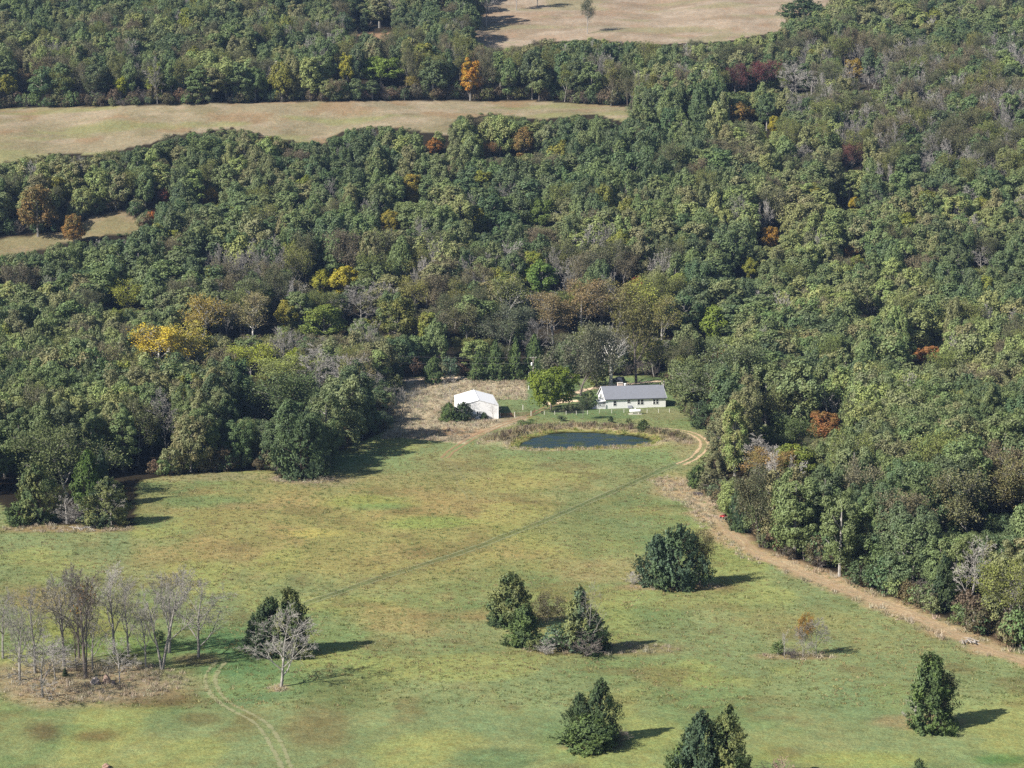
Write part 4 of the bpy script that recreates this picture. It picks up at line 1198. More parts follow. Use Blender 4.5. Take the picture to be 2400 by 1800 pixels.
# a few coloured leaves still on the tops
bz(LOW, 'sparse', 562, 1070, 350, 200, (.24, .14, .03), (.14, .09, .05), 'grey', "sparse rusty and yellow leaved tree in the middle of the dry island", name="thin_leaved_tree")
bz(LOW, 'bare', 1822, 1132, 550, 450, (0, 0, 0), None, (.33, .31, .285), "wide spreading bare tree standing alone beside the grass track", name="bare_tree", var=6)
bz(LOW, 'cedar', 1885, 930, 485, 260, CG['deep'], CG['olive'], 'cedar', "tall dark cedar directly behind the lone bare tree", name="cedar_tree", var=5)
bz(LOW, 'cedar', 1760, 925, 545, 270, CG['dark'], CG['deep'], 'cedar', "blackish cedar left of the tall one behind the lone bare tree", name="cedar_tree", var=3)
bz(LOW, 'cedar', 1645, 905, 650, 150, CG['dark'], CG['deep'], 'cedar', "small dark cedar at the left of the pair behind the lone bare tree", name="cedar_tree")
bz(LOW, 'cedar', 424, 1062, 1000, 42, CG['dark'], CG['deep'], 'cedar', "tiny dark cedar among the bare trees", name="cedar_tree")
bz(LOW, 'bush', 1030, 850, 760, 80, CG['deep'], CG['dark'], 'dark', "dark little shrub behind the big vase shaped bare tree", name="shrub", cat="shrub")
bz(LOW, 'bush', 790, 985, 920, 70, CG['dark'], CG['deep'], 'dark', "dark low shrub in the dry grass behind the forked bare tree", name="shrub", cat="shrub")
# middle clump
bz(MIDL, 'cedar', 1100, 745, 385, 290, CG['olive'], CG['deep'], 'cedar', "pointed olive cedar at the back left of the middle clump", name="cedar_tree", var=5)
bz(MIDL, 'cedar', 1020, 735, 610, 150, CG['deep'], CG['dark'], 'cedar', "low dark cedar at the left end of the middle clump", name="cedar_tree")
bz(MIDL, 'cedar', 1185, 868, 595, 250, CG['bright'], CG['deep'], 'cedar', "bright green cedar at the front of the middle clump", name="cedar_tree")
bz(MIDL, 'airy', 1330, 845, 540, 230, (.11, .10, .055), (.14, .12, .06), 'grey', "thin tan leaved tree between the two halves of the middle clump", name="thin_leaved_tree")
bz(MIDL, 'bush', 1400, 895, 720, 220, CG['blue'], CG['deep'], 'grey', "blue green bush low in the middle clump", name="shrub", cat="shrub")
bz(MIDL, 'cedar', 1545, 905, 465, 230, CG['olive'], CG['blue'], 'cedar', "tall thin olive cedar in the right half of the middle clump", name="cedar_tree", var=1)
bz(MIDL, 'cedar', 1640, 915, 640, 190, CG['dark'], CG['deep'], 'cedar', "dark ragged cedar at the right end of the middle clump", name="cedar_tree")
bz(MIDL, 'bare_light', 1590, 925, 430, 230, (0, 0, 0), None, 'grey', "dead pale tree poking above the tall thin cedar", name="bare_tree", var=1)
bz(MIDL, 'bare_bush', 1590, 935, 740, 230, (0, 0, 0), None, (.17, .15, .135), "tangle of bare grey stems in front of the dark ragged cedar", name="bare_shrub", cat="shrub")
bz(MIDL, 'bare_bush', 1325, 925, 820, 130, (0, 0, 0), None, 'pale', "small pale bare shrub at the foot of the middle clump", name="bare_shrub", cat="shrub")
bz(MIDL, 'bush', 1250, 900, 820, 120, CG['deep'], CG['olive'], 'dark', "low green brush under the bright green cedar", name="shrub", cat="shrub")
# two-topped cedar, lower centre
bz(MIDL, 'cedar', 1680, 1490, 1068, 215, CG['dark'], CG['deep'], 'cedar', "taller dark top of the two-topped cedar group at the bottom", name="cedar_tree", var=3)
bz(MIDL, 'cedar', 1545, 1490, 1160, 175, CG['deep'], CG['dark'], 'cedar', "shorter left cedar of the two-topped group at the bottom", name="cedar_tree", var=3)
bz(MIDL, 'cedar', 1600, 1525, 1305, 345, CG['bright'], CG['deep'], 'cedar', "low round bright green cedar in front of the two-topped pair", name="cedar_tree", var=2)
bz(MIDL, 'bare_bush', 1790, 1505, 1400, 150, (0, 0, 0), None, 'dark', "dark leafless scrub at the right foot of the two-topped cedars", name="bare_shrub", cat="shrub")
# right clump above
at_base('cedar', 1540, 1372, 1252, 104, CG['blue'], CG['dark'], 'cedar', "left of the two dark cedars standing nearest the dirt strip", name="cedar_tree", var=2)
at_base('cedar', 1590, 1378, 1228, 118, CG['blue'], CG['deep'], 'cedar', "taller right one of the two dark cedars standing nearest the dirt strip", name="cedar_tree", var=2)
at_base('airy', 1634, 1372, 1246, 66, (.13, .11, .045), (.055, .06, .03), 'dark', "brownish leaved tree against the right side of the dark cedar pair", name="thin_leaved_tree")
at_base('bush', 1640, 1376, 1300, 60, CG['dark'], CG['blue'], 'dark', "dark bush at the right foot of the dark cedar pair", name="shrub", cat="shrub")
at_base('bare_bush', 1484, 1370, 1338, 40, (0, 0, 0), None, 'pale', "pale bare shrub left of the dark cedar pair", name="bare_shrub", cat="shrub")
# small bare trio
bz(RIG, 'bare', 868, 938, 668, 180, (0, 0, 0), None, 'grey', "round headed bare tree, right one of the small trio in the meadow", name="bare_tree", var=4)
bz(RIG, 'bare', 775, 940, 690, 130, (0, 0, 0), None, 'grey', "dense bare tree, middle one of the small trio in the meadow", name="bare_tree", var=4)
bz(RIG, 'airy', 782, 935, 655, 110, (.36, .20, .03), (.20, .13, .04), 'grey', "small tree with orange leaves on top in the meadow trio", name="orange_tree")
bz(RIG, 'bare', 660, 945, 750, 60, (0, 0, 0), None, 'pale', "thin bare stem, left one of the small trio in the meadow", name="bare_tree", var=3)
bz(RIG, 'bush', 620, 925, 835, 90, CG['bright'], CG['deep'], 'grey', "green shrub at the left end of the small bare trio", name="shrub", cat="shrub")
bz(RIG, 'bare_bush', 700, 945, 860, 130, (0, 0, 0), None, 'dark', "dark scrub between the stems of the small bare trio", name="bare_shrub", cat="shrub")
# right cedar
bz(RIG, 'cedar', 1600, 1408, 905, 330, CG['deep'], CG['bright'], 'cedar', "tall broad cedar standing alone at the lower right", name="cedar_tree", var=5)
bz(RIG, 'bare', 1518, 1385, 1170, 170, (0, 0, 0), None, 'pale', "thin pale bare tree against the front of the tall broad cedar", name="bare_tree", var=3)
bz(RIG, 'airy', 1720, 1390, 1020, 190, (.075, .085, .035), (.10, .09, .05), 'grey', "sparse leaved tree at the right side of the tall broad cedar", name="thin_leaved_tree")
bz(RIG, 'bush', 1738, 1400, 1320, 90, (.08, .15, .03), CG['bright'], 'grey', "small light green shrub at the right foot of the tall broad cedar", name="shrub", cat="shrub")
# bottom right cedars
bz(RIG, 'cedar', 120, 1800, 1275, 330, CG['blue'], CG['dark'], 'cedar', "big blue green cedar at the bottom edge", name="cedar_tree", var=3)
bz(RIG, 'cedar', 280, 1790, 1238, 300, CG['olive'], CG['deep'], 'cedar', "yellowish topped cedar at the right of the bottom edge pair", name="cedar_tree", var=5)
bz(RIG, 'cedar', 10, 1790, 1480, 230, CG['bright'], CG['deep'], 'cedar', "lower green cedar at the left of the bottom edge pair", name="cedar_tree", var=2)
bz(RIG, 'bush', 285, 1700, 1555, 85, (.12, .20, .03), (.09, .16, .03), 'grey', "small yellow green shrub in front of the bottom edge cedars", name="shrub", cat="shrub") 
bz(RIG, 'bare_bush', 620, 1790, 1575, 230, (0, 0, 0), None, (.32, .22, .18), "pinkish brown bare shrub at the bottom edge right of the cedars", name="bare_shrub", cat="shrub")
bz(RIG, 'cedar', 1530, 1760, 1592, 95, CG['dark'], CG['deep'], 'cedar', "small dark cedar top at the bottom edge on the right", name="cedar_tree", var=2)
# left clump (display zoom 6.144 from 0,980)
def lc(kind, x, y, top, w, c1, c2, bark, label, **kw):
    return at_base(kind, x / 6.144, 980 + y / 6.144, 980 + top / 6.144, w / 6.144, c1, c2, bark, label, **kw)
lc('feather', 980, 1120, 140, 1250, (.115, .145, .055), (.14, .16, .07), 'pale', "round feathery olive tree at the back of the left clump", name="feathery_tree")
lc('cedar', 560, 1480, 640, 640, CG['olive'], CG['deep'], 'cedar', "broad olive cedar at the front left of the left clump", name="cedar_tree", var=3)
lc('cedar', 300, 1530, 1180, 420, CG['bright'], CG['deep'], 'cedar', "low bright green cedar at the left end of the left clump", name="cedar_tree", var=2)
lc('cedar', 1290, 1300, 450, 520, CG['bright'], (.075, .13, .025), 'cedar', "bright grass green cedar in the middle of the left clump", name="cedar_tree", var=3)
lc('cedar', 1490, 1250, 420, 280, CG['blue'], CG['dark'], 'cedar', "dark blue green cedar behind the bright one in the left clump", name="cedar_tree", var=1)
lc('cedar', 1570, 1540, 840, 640, CG['olive'], CG['dark'], 'cedar', "dark cedar with bare grey limbs at the right end of the left clump", name="cedar_tree", var=3)
lc('bare', 1610, 1545, 900, 420, (0, 0, 0), None, 'pale', "dead pale limbs rising against the rightmost cedar of the left clump", name="bare_tree", var=4)
lc('bare', 965, 1520, 1080, 380, (0, 0, 0), None, 'pale', "thin pale bare tree at the foot of the left clump", name="bare_tree", var=3)
lc('bare_bush', 1060, 1510, 1230, 480, (0, 0, 0), None, 'grey', "grey bare brush filling the foot of the left clump", name="bare_shrub", cat="shrub")
# wood edge on the left
at_base('cedar', 706, 1122, 970, 122, CG['deep'], CG['dark'], 'cedar', "very large dark cedar standing out at the corner of the left woods", name="cedar_tree", var=2)
at_base('cedar', 722, 1085, 958, 60, CG['blue'], CG['dark'], 'cedar', "pointed blue green cedar top behind the very large cedar", name="cedar_tree", var=1)
at_base('cedar', 407, 1102, 1064, 32, CG['bright'], CG['deep'], 'cedar', "small green cedar at the foot of the left woods", name="cedar_tree")
# round the barn
def hm(kind, x, y, top, w, *a, **kw): return bz(HOM, kind, x, y, top, w, *a, **kw)
hm('bare', 380, 1175, 830, 240, (0, 0, 0), None, 'grey', "bare tree with a thin dark trunk in the dry grass left of the barn", name="bare_tree", var=2)
hm('bare', 285, 960, 830, 180, (0, 0, 0), None, 'grey', "bare tree at the wood edge behind the thin dark trunk", name="bare_tree", var=0)
hm('bare', 205, 940, 735, 190, (0, 0, 0), None, 'pale', "grey bare tree where the left woods meet the dry field", name="bare_tree", var=0)
hm('cedar', 700, 1070, 950, 130, CG['bright'], CG['deep'], 'cedar', "round green cedar shrub at the left end beside the barn", name="cedar_shrub", var=2, cat="shrub")
hm('cedar', 790, 1068, 945, 140, CG['dark'], CG['deep'], 'cedar', "round dark cedar shrub touching the barn corner", name="cedar_shrub", var=2, cat="shrub")
hm('bare_light', 718, 1065, 775, 170, (0, 0, 0), None, 'pale', "pale bare tree rising out of the cedar shrubs by the barn", name="bare_tree", var=0)
hm('cedar', 925, 1060, 1010, 48, CG['deep'], CG['dark'], 'cedar', "small conical evergreen against the front wall of the barn", name="cedar_shrub", var=2, cat="shrub")
hm('bare_light', 985, 1068, 935, 110, (0, 0, 0), None, 'pale', "little bare tree in front of the right end of the barn", name="bare_tree", var=1)
hm('cedar', 890, 803, 612, 118, CG['bright'], CG['deep'], 'cedar', "leftmost green cedar in the row behind the barn", name="cedar_tree", var=0)
hm('cedar', 1000, 800, 545, 150, CG['bright'], CG['deep'], 'cedar', "second cedar in the row behind the barn", name="cedar_tree", var=0)
hm('cedar', 1128, 800, 528, 122, CG['bright'], CG['deep'], 'cedar', "third and narrowest cedar in the row behind the barn", name="cedar_tree", var=0)
hm('cedar', 1255, 792, 508, 160, CG['deep'], CG['bright'], 'cedar', "cedar behind the utility pole, last of the row", name="cedar_tree", var=3)
hm('cedar', 600, 822, 655, 125, CG['bright'], CG['deep'], 'cedar', "green cedar left of the gap in the lane", name="cedar_tree", var=2)
hm('bush', 705, 800, 645, 130, CG['blue'], CG['dark'], 'dark', "dark blue green bush beside the cedar left of the gap in the lane", name="shrub", cat="shrub")
hm('cedar', 360, 828, 688, 115, CG['deep'], CG['dark'], 'cedar', "pointed cedar at the far left corner of the dry field", name="cedar_tree", var=0)
hm('bare_bush', 700, 815, 755, 110, (0, 0, 0), None, 'pale', "pale bare brush at the edge of the lane gap", name="bare_shrub", cat="shrub")
# round the house
at_base('lime', 1291, 961, 857, 122, (.17, .215, .028), (.12, .165, .028), 'dark', "broad lime green tree on the lawn beside the gravel patch", name="lime_green_tree", var=1, rz=1.0)
at_base('feather', 1360, 927.5, 760, 150, (.135, .145, .09), (.16, .16, .10), 'dark', "tall grey green tree with a dark forked trunk left of the house", name="feathery_tree", var=0)
at_base('bush', 1395, 905, 850, 62, (.14, .155, .03), (.10, .12, .03), 'dark', "small yellow green tree behind the dark forked trunk", name="small_tree")
at_base('open_sycamore', 1430.6, 904.5, 772, 92, (.085, .09, .05), (.11, .10, .06), 'white', "tree with a stout white trunk behind the house chimney", name="white_trunk_tree", var=0)
at_base('sycamore', 1491, 898, 690, 95, (.12, .115, .045), (.16, .15, .05), 'dark', "tall dark trunked tree with tan leaves behind the right half of the house", name="tall_tan_tree", var=1)
at_base('bush', 1378, 958, 922, 40, CG['deep'], CG['olive'], 'dark', "dark green bush against the left end of the house", name="shrub", cat="shrub")
at_base('bush', 1338, 934, 916, 26, CG['dark'], CG['deep'], 'dark', "dark rounded shrub beside the gravel patch", name="shrub", cat="shrub")
at_base('airy', 1366, 982, 930, 34, CG['deep'], (.08, .09, .05), 'grey', "slender grey green sapling below the lawn fence", name="thin_leaved_tree")
at_base('bush', 1337, 968, 946, 46, (.075, .07, .045), CG['deep'], 'dark', "brownish shrub thicket under the lime green tree", name="shrub", cat="shrub")
at_base('bush', 1315, 987, 973, 24, CG['deep'], (.07, .075, .045), 'dark', "rounded grey green shrub above the left end of the pond bank", name="shrub", cat="shrub")
at_base('bush', 1221, 998, 985, 24, CG['bright'], CG['deep'], 'dark', "low green shrub left of the pond below the red gates", name="shrub", cat="shrub")
at_base('bush', 1244, 995, 982, 28, CG['deep'], CG['bright'], 'dark', "low green shrub right of its neighbour below the red gates", name="shrub", cat="shrub")
at_base('cedar', 1431, 991, 975, 14, CG['dark'], CG['deep'], 'cedar', "little dark cedar on the pond bank, left of two", name="cedar_shrub", var=2, cat="shrub")
at_base('bush', 1473, 993, 978, 18, CG['deep'], CG['olive'], 'dark', "little ragged shrub on the pond bank below the tank", name="shrub", cat="shrub")
at_base('cedar', 1508, 1010, 983, 26, CG['bright'], CG['dark'], 'cedar', "bushy green cedar at the right end of the pond bank", name="cedar_shrub", var=2, cat="shrub")
at_base('feather', 1685, 991, 808, 175, (.135, .16, .075), (.11, .14, .06), 'pale', "huge spreading grey green oak right of the house", name="spreading_oak", var=1)
at_base('cedar', 1648, 1002, 938, 66, CG['dark'], CG['deep'], 'cedar', "dark rounded cedar under the huge spreading oak", name="cedar_tree", var=2)
at_base('cedar', 1634, 1142, 1090, 46, CG['deep'], CG['bright'], 'cedar', "small round cedar alone at the wood edge right of the track bend", name="cedar_tree", var=2)
at_base('cedar', 1735, 1243, 1120, 62, (.05, .085, .05), CG['deep'], 'cedar', "soft blue green evergreen hanging over the quad bike", name="cedar_tree", var=3)
# behind the long pasture / on the top pasture
at_base('cedar', 1507, 267, 220, 34, CG['deep'], CG['dark'], 'cedar', "small dark cedar at the right tip of the long pasture", name="cedar_tree", var=2)
at_base('sycamore', 1377, 79, -6, 30, (.085, .10, .055), (.10, .11, .06), 'pale', "slim lone tree on the top pasture with a bare lower trunk", name="lone_tree", var=1)
at_base('bare', 1139, 62, -30, 60, (0, 0, 0), None, 'pale', "pale bare tree in the shade at the left of the top pasture", name="bare_tree", var=0)
at_base('sycamore', 1210, 24, -55, 34, (.085, .10, .055), None, 'pale', "first slim trunk cut by the top edge in the top pasture", name="lone_tree", var=1)
at_base('sycamore', 1259, 19, -55, 34, (.085, .10, .055), None, 'pale', "second slim trunk cut by the top edge in the top pasture", name="lone_tree", var=1)
for k, (x_, y_, t_, w_) in enumerate([(1020, 100, 15, 90), (1065, 108, 30, 80), (1098, 98, 10, 70), (1035, 70, -30, 80), (1080, 70, -30, 80), (1115, 60, -60, 60)]):
    at_base('oak', x_, y_, t_, w_, GREENS['dark'][0], GREENS['mid'][0], 'grey', ["round topped", "low branching", "narrow", "tall back", "wide back", "last"][k] + " dark green tree at the shaded left edge of the top pasture", name="broadleaf_tree")
at_base('oak', 1885, 75, -2, 118, CG['deep'], (.05, .075, .035), 'grey', "big rounded dark tree at the right end of the top pasture", name="broadleaf_tree", var=3)

# autumn trees in the woods: overview position of the crown, height, width, colours
at_base('tall_oak', *D(1016, 217), D(0, 126)[1], 46, (.44, .20, .03), (.38, .26, .035), 'grey', "tall bright orange tree behind the long pasture", name="autumn_tree")
AUT = [(748, 140, 15, 6, 'tall_oak', (.30, .27, .035), (.16, .18, .035), 'grey', "narrow yellow tree in the woods above the long pasture"),
       (262, 182, 10, 6, 'oak', (.28, .29, .035), (.22, .25, .03), 'grey', "small yellow tree above the left part of the long pasture"),
       (16, 185, 14, 9, 'oak', (.20, .19, .035), (.15, .16, .03), 'grey', "olive yellow tree at the left edge above the long pasture"),
       (50, 170, 13, 7, 'airy', (.18, .12, .06), (.12, .11, .05), 'grey', "tan brown tree beside the olive yellow one at the left edge"),
       (822, 145, 13, 17, 'oak', (.16, .22, .045), (.13, .18, .04), 'grey', "wide pale lime tree in the woods above the long pasture"),
       (893, 178, 8, 6, 'airy', (.24, .19, .04), (.16, .15, .04), 'grey', "small gold tree under the wide pale lime one"),
       (1600, 165, 16, 12, 'airy', (.14, .055, .05), (.11, .06, .05), 'grey', "dull red tree, left of the red pair high on the right"),
       (1645, 158, 16, 14, 'airy', (.17, .055, .052), (.13, .055, .05), 'grey', "dull red tree, right of the red pair high on the right"),
       (1720, 165, 17, 19, 'bare', (0, 0, 0), None, 'pale', "wide silvery bare tree right of the dull red pair"),
       (1845, 145, 11, 9, 'oak', (.26, .18, .03), (.20, .15, .035), 'grey', "gold brown tree touching a bare crown high on the right"),
       (1880, 165, 14, 14, 'bare', (0, 0, 0), None, 'grey', "grey bare tree beside the gold brown one high on the right"),
       (1597, 238, 11, 11, 'oak', (.20, .125, .04), (.13, .11, .035), 'grey', "russet tree on the slope below the dull red pair"),
       (1672, 265, 8, 6, 'oak', (.32, .27, .03), (.18, .17, .03), 'grey', "small yellow tree in the middle of the right slope"),
       (82, 440, 19, 15, 'oak', (.20, .125, .045), (.13, .11, .04), 'grey', "large orange brown tree above the small left field"),
       (160, 488, 12, 10, 'oak', (.23, .125, .035), (.12, .10, .035), 'grey', "orange brown tree standing in front of the small left field"),
       (356, 418, 7, 6, 'oak', (.24, .085, .06), (.18, .07, .05), 'grey', "small dusky red tree right of the small left field"),
       (455, 418, 9, 6, 'oak', (.34, .20, .03), (.20, .16, .03), 'grey', "small golden orange tree below the long pasture, left part"),
       (326, 470, 5, 5, 'bush', (.36, .12, .03), (.3, .12, .03), 'grey', "tiny bright orange tree at the right end of the small left field"),
       (893, 400, 14, 8, 'tall_oak', (.26, .19, .035), (.17, .16, .035), 'grey', "tall gold orange tree in the middle slope"),
       (940, 312, 8, 7, 'oak', (.34, .15, .035), (.22, .12, .04), 'grey', "bright orange brown tree just under the long pasture"),
       (1060, 322, 8, 8, 'airy', (.20, .11, .05), (.14, .10, .04), 'grey', "russet thin tree below the middle of the long pasture"),
       (1130, 300, 14, 12, 'oak', (.18, .115, .04), (.12, .11, .035), 'grey', "wide brownish orange tree below the right part of the long pasture"),
       (845, 470, 10, 8, 'oak', (.24, .20, .035), (.14, .13, .03), 'grey', "yellow ochre tree left of the olive gold one in the middle slope"),
       (1043, 470, 13, 7, 'tall_oak', (.18, .18, .035), (.14, .15, .03), 'grey', "olive gold tree in the middle slope"),
       (1662, 508, 9, 8, 'oak', (.32, .17, .03), (.22, .15, .035), 'grey', "orange topped tree on the right slope"),
       (1840, 537, 6, 6, 'oak', (.30, .15, .04), (.24, .14, .04), 'grey', "small vivid orange tree right of the orange topped one"),
       (1845, 437, 6, 5, 'oak', (.32, .24, .03), (.24, .2, .03), 'grey', "small yellow orange tree above the small vivid orange one"),
       (1622, 575, 9, 7, 'oak', (.2, .2, .03), (.12, .14, .03), 'grey', "olive yellow topped tree above the pale lime tree right of the house"),
       (330, 735, 18, 15, 'sycamore', (.42, .34, .04), (.34, .25, .04), 'white', "bright yellow tree with white limbs in the left woods"),
       (412, 730, 18, 14, 'sycamore', (.27, .25, .04), (.24, .19, .04), 'white', "duller yellow tree right of the bright yellow one"),
       (440, 668, 18, 13, 'sycamore', (.26, .21, .045), (.22, .16, .04), 'white', "gold tree with white limbs above the duller yellow one"),
       (268, 632, 13, 15, 'airy', (.22, .23, .04), (.15, .17, .035), 'grey', "flat topped yellow green tree in the left woods"),
       (545, 665, 18, 12, 'sycamore', (.16, .15, .06), (.18, .15, .08), 'white', "pale tan tree with white limbs right of the gold one"),
       (745, 598, 11, 11, 'oak', (.34, .29, .035), (.26, .24, .035), 'grey', "wide yellow tree, right of two in the middle woods"),
       (695, 602, 10, 9, 'oak', (.27, .26, .035), (.18, .19, .03), 'grey', "yellow green tree, left of two in the middle woods"),
       (620, 675, 12, 9, 'oak', (.24, .21, .04), (.15, .15, .035), 'grey', "ochre tree right of the pale tan one"),
       (700, 690, 13, 16, 'oak', (.11, .15, .035), (.14, .17, .035), 'grey', "wide fresh green tree below the grey bare crowns"),
       (775, 645, 15, 17, 'bare', (0, 0, 0), None, 'grey', "broad grey bare crown below the wide yellow tree"),
       (545, 775, 12, 16, 'airy', (.26, .29, .04), (.18, .20, .04), 'grey', "bright yellow green tree above the big feathery woods edge"),
       (600, 800, 12, 18, 'airy', (.20, .23, .06), (.14, .16, .06), 'grey', "soft pale yellow green crown right of the bright yellow green one"),
       (640, 775, 10, 7, 'oak', (.25, .29, .03), (.18, .22, .03), 'grey', "small vivid yellow green tree beside grey bare crowns"),
       (690, 785, 16, 14, 'bare', (0, 0, 0), None, 'pale', "first grey bare crown left of the dry barn field"),
       (740, 800, 16, 14, 'bare', (0, 0, 0), None, 'pale', "second grey bare crown left of the dry barn field"),
       (790, 790, 15, 12, 'airy', (.15, .13, .06), (.14, .13, .08), 'grey', "tan thin crown just left of the dry barn field"),
       (590, 850, 16, 22, 'feather', (.07, .10, .04), (.09, .115, .045), 'grey', "wide feathery green crown at the front of the left woods"),
       (1105, 625, 20, 12, 'sycamore', (.11, .13, .045), (.13, .14, .05), 'white', "tall tree with a forked white trunk behind the cedar row"),
       (1170, 590, 15, 12, 'oak', (.09, .15, .035), (.11, .16, .035), 'grey', "fresh green tree right of the forked white trunk"),
       (1255, 640, 20, 15, 'sycamore', (.16, .125, .06), (.18, .13, .06), 'pale', "tall tan tree with pale limbs behind the house, left one"),
       (1195, 665, 17, 13, 'sycamore', (.16, .12, .055), (.15, .12, .06), 'pale', "tan orange tree with bent pale limbs left of the tall tan tree"),
       (1330, 640, 20, 13, 'sycamore', (.14, .135, .05), (.16, .135, .055), 'pale', "olive tan tree with pale limbs, middle one behind the house"),
       (1388, 640, 20, 14, 'sycamore', (.21, .235, .045), (.19, .19, .05), 'pale', "tall yellow green tree with pale limbs behind the house"),
       (1375, 612, 6, 5, 'bush', (.34, .10, .05), (.28, .11, .04), 'grey', "small bright red crown beside the tall yellow green tree"),
       (1430, 670, 18, 11, 'sycamore', (.15, .155, .05), (.17, .15, .05), 'pale', "olive yellow tree right of the tall yellow green one"),
       (1095, 700, 16, 15, 'feather', (.075, .09, .052), (.09, .10, .06), 'grey', "grey green feathery tree behind the cedar row"),
       (1165, 715, 14, 12, 'bare', (0, 0, 0), None, 'grey', "grey bare tree behind the last cedar of the row"),
       (1010, 690, 15, 12, 'airy', (.11, .115, .05), (.12, .11, .055), 'pale', "grey olive tree with a leaning pale trunk"),
       (860, 680, 16, 14, 'oak', (.15, .15, .04), (.08, .095, .03), 'grey', "olive gold tree above the pointed cedar of the dry field"),
       (895, 630, 14, 12, 'airy', (.18, .18, .05), (.15, .14, .05), 'grey', "yellowish thin tree above the olive gold one"),
       (1550, 690, 13, 12, 'oak', (.16, .21, .035), (.12, .16, .03), 'grey', "pale lime tree on the slope above the house roof's right end"),
       (1548, 768, 8, 9, 'oak', (.24, .10, .04), (.13, .11, .04), 'grey', "red brown topped tree just above the huge spreading oak"),
       (2006, 766, 8, 11, 'oak', (.27, .125, .045), (.20, .12, .045), 'grey', "bright orange crown in the woods at the far right"),
       (1780, 915, 9, 10, 'oak', (.27, .12, .045), (.20, .13, .045), 'grey', "bright orange red crown in the woods right of the pond"),
       (1660, 1000, 9, 12, 'airy', (.22, .14, .05), (.15, .13, .045), 'grey', "rusty yellow crown above the soft blue green evergreen"),
       (1640, 975, 11, 9, 'bare', (0, 0, 0), None, 'pale', "pale bare tree left of the rusty yellow crown"),
       (1720, 990, 10, 10, 'oak', (.16, .19, .035), (.10, .13, .03), 'grey', "yellow green crown right of the rusty yellow one"),
       (1700, 925, 11, 14, 'feather', (.085, .115, .04), (.075, .10, .04), 'grey', "smooth feathery green crown left of the orange red one"),
       (1795, 870, 13, 8, 'bare', (0, 0, 0), None, 'pale', "dead forked tree above the orange red crown"),
       (1690, 870, 14, 10, 'airy', (.12, .13, .05), (.10, .11, .045), 'grey', "grey olive tree left of the dead forked tree"),
       (1880, 650, 12, 8, 'bare', (0, 0, 0), None, 'grey', "bare tree in a dark gap on the right slope"),
       (2095, 1075, 17, 14, 'airy', (.105, .11, .05), (.12, .115, .055), 'pale', "thin grey olive tree with pale stems near the right edge"),
       (2160, 1040, 16, 12, 'airy', (.12, .125, .05), (.14, .12, .055), 'pale', "yellowish thin tree at the right edge behind the grey olive one"),
       (2120, 545, 12, 9, 'bare', (0, 0, 0), None, 'pale', "white limbed dead tree near the right edge of the slope"),
       (1840, 335, 14, 10, 'airy', (.15, .06, .05), (.13, .075, .055), 'grey', "small dusky red tree amid grey bare crowns"),
       (1165, 455, 13, 12, 'oak', (.10, .14, .035), (.09, .125, .03), 'grey', "fresh green round crown high on the middle slope")]
for a in AUT:
    x_, y_, H_, W_, kd, c1, c2, bk, lb = a
    nm = {'bare': 'bare_tree', 'sycamore': 'pale_limbed_tree', 'bush': 'small_tree'}.get(kd, 'autumn_tree' if c1[0] > c1[1] * .9 else 'broadleaf_tree')
    px, py = D(x_, y_)
    k_ = 1.05 if c1[0] > 2.2 * c1[1] else (1.45 if kd in ('sycamore', 'airy', 'feather') else 1.25)
    c1 = tuple(min(.75, v * k_) for v in c1); c2 = tuple(min(.75, v * k_) for v in c2) if c2 else None
    at_crown(kd, px, py, H_, W_, c1, c2, bk, lb, f=0.72 if kd == 'sycamore' else 0.64, name=nm)

# ------------------------------------------------------------------ the woods
def zone(u, v, y):
    """(share of bare, thin leaved, yellowing) among the trees at this part of the slope"""
    x, w = u * 2212 / 2400, v * 2212 / 2400
    b, a, yl = 0.035, 0.07, 0.02
    if x > 1700 and 110 < w < 400: b, a, yl = 0.30, 0.34, 0.02
    if x > 1900 and 60 < w < 500: b = max(b, .12)
    if 470 < x < 1460 and 580 < w < 800: b, a, yl = 0.24, 0.36, 0.20
    if x < 900 and w < 215: a, b = 0.16, 0.08
    if 650 < x < 1600 and 70 < w < 220: a, b = 0.26, 0.16
    if x < 620 and 830 < w < 1020: b, a = 0.04, 0.10
    return b, a, yl

cands = []
SPX = np.array([(s[0], s[1]) for s in SPEC_XY]); SPR = np.array([s[2] for s in SPEC_XY])
y = 318.0
RT = random.Random(3)
while y < 1330:
    stp = 7.0 if y < 900 else 8.2
    half = 0.268 * y + 26
    x = -half + RT.uniform(0, stp)
    while x < half:
        cands.append((x + RT.uniform(-.42, .42) * stp, y + RT.uniform(-.42, .42) * stp)); x += stp
    y += stp * .92
cx_ = np.array([c[0] for c in cands]); cy_ = np.array([c[1] for c in cands]); cz_ = zt(cx_, cy_)
u_, v_, d_ = project(cx_, cy_, cz_)
CLUMP = DP((-60, 1062), (60, 1050), (180, 1030), (300, 1018), (330, 1018), (310, 1150), (10, 1150))
keepm = ~open_mask(u_, v_) & ~inpoly(u_, v_, CLUMP)
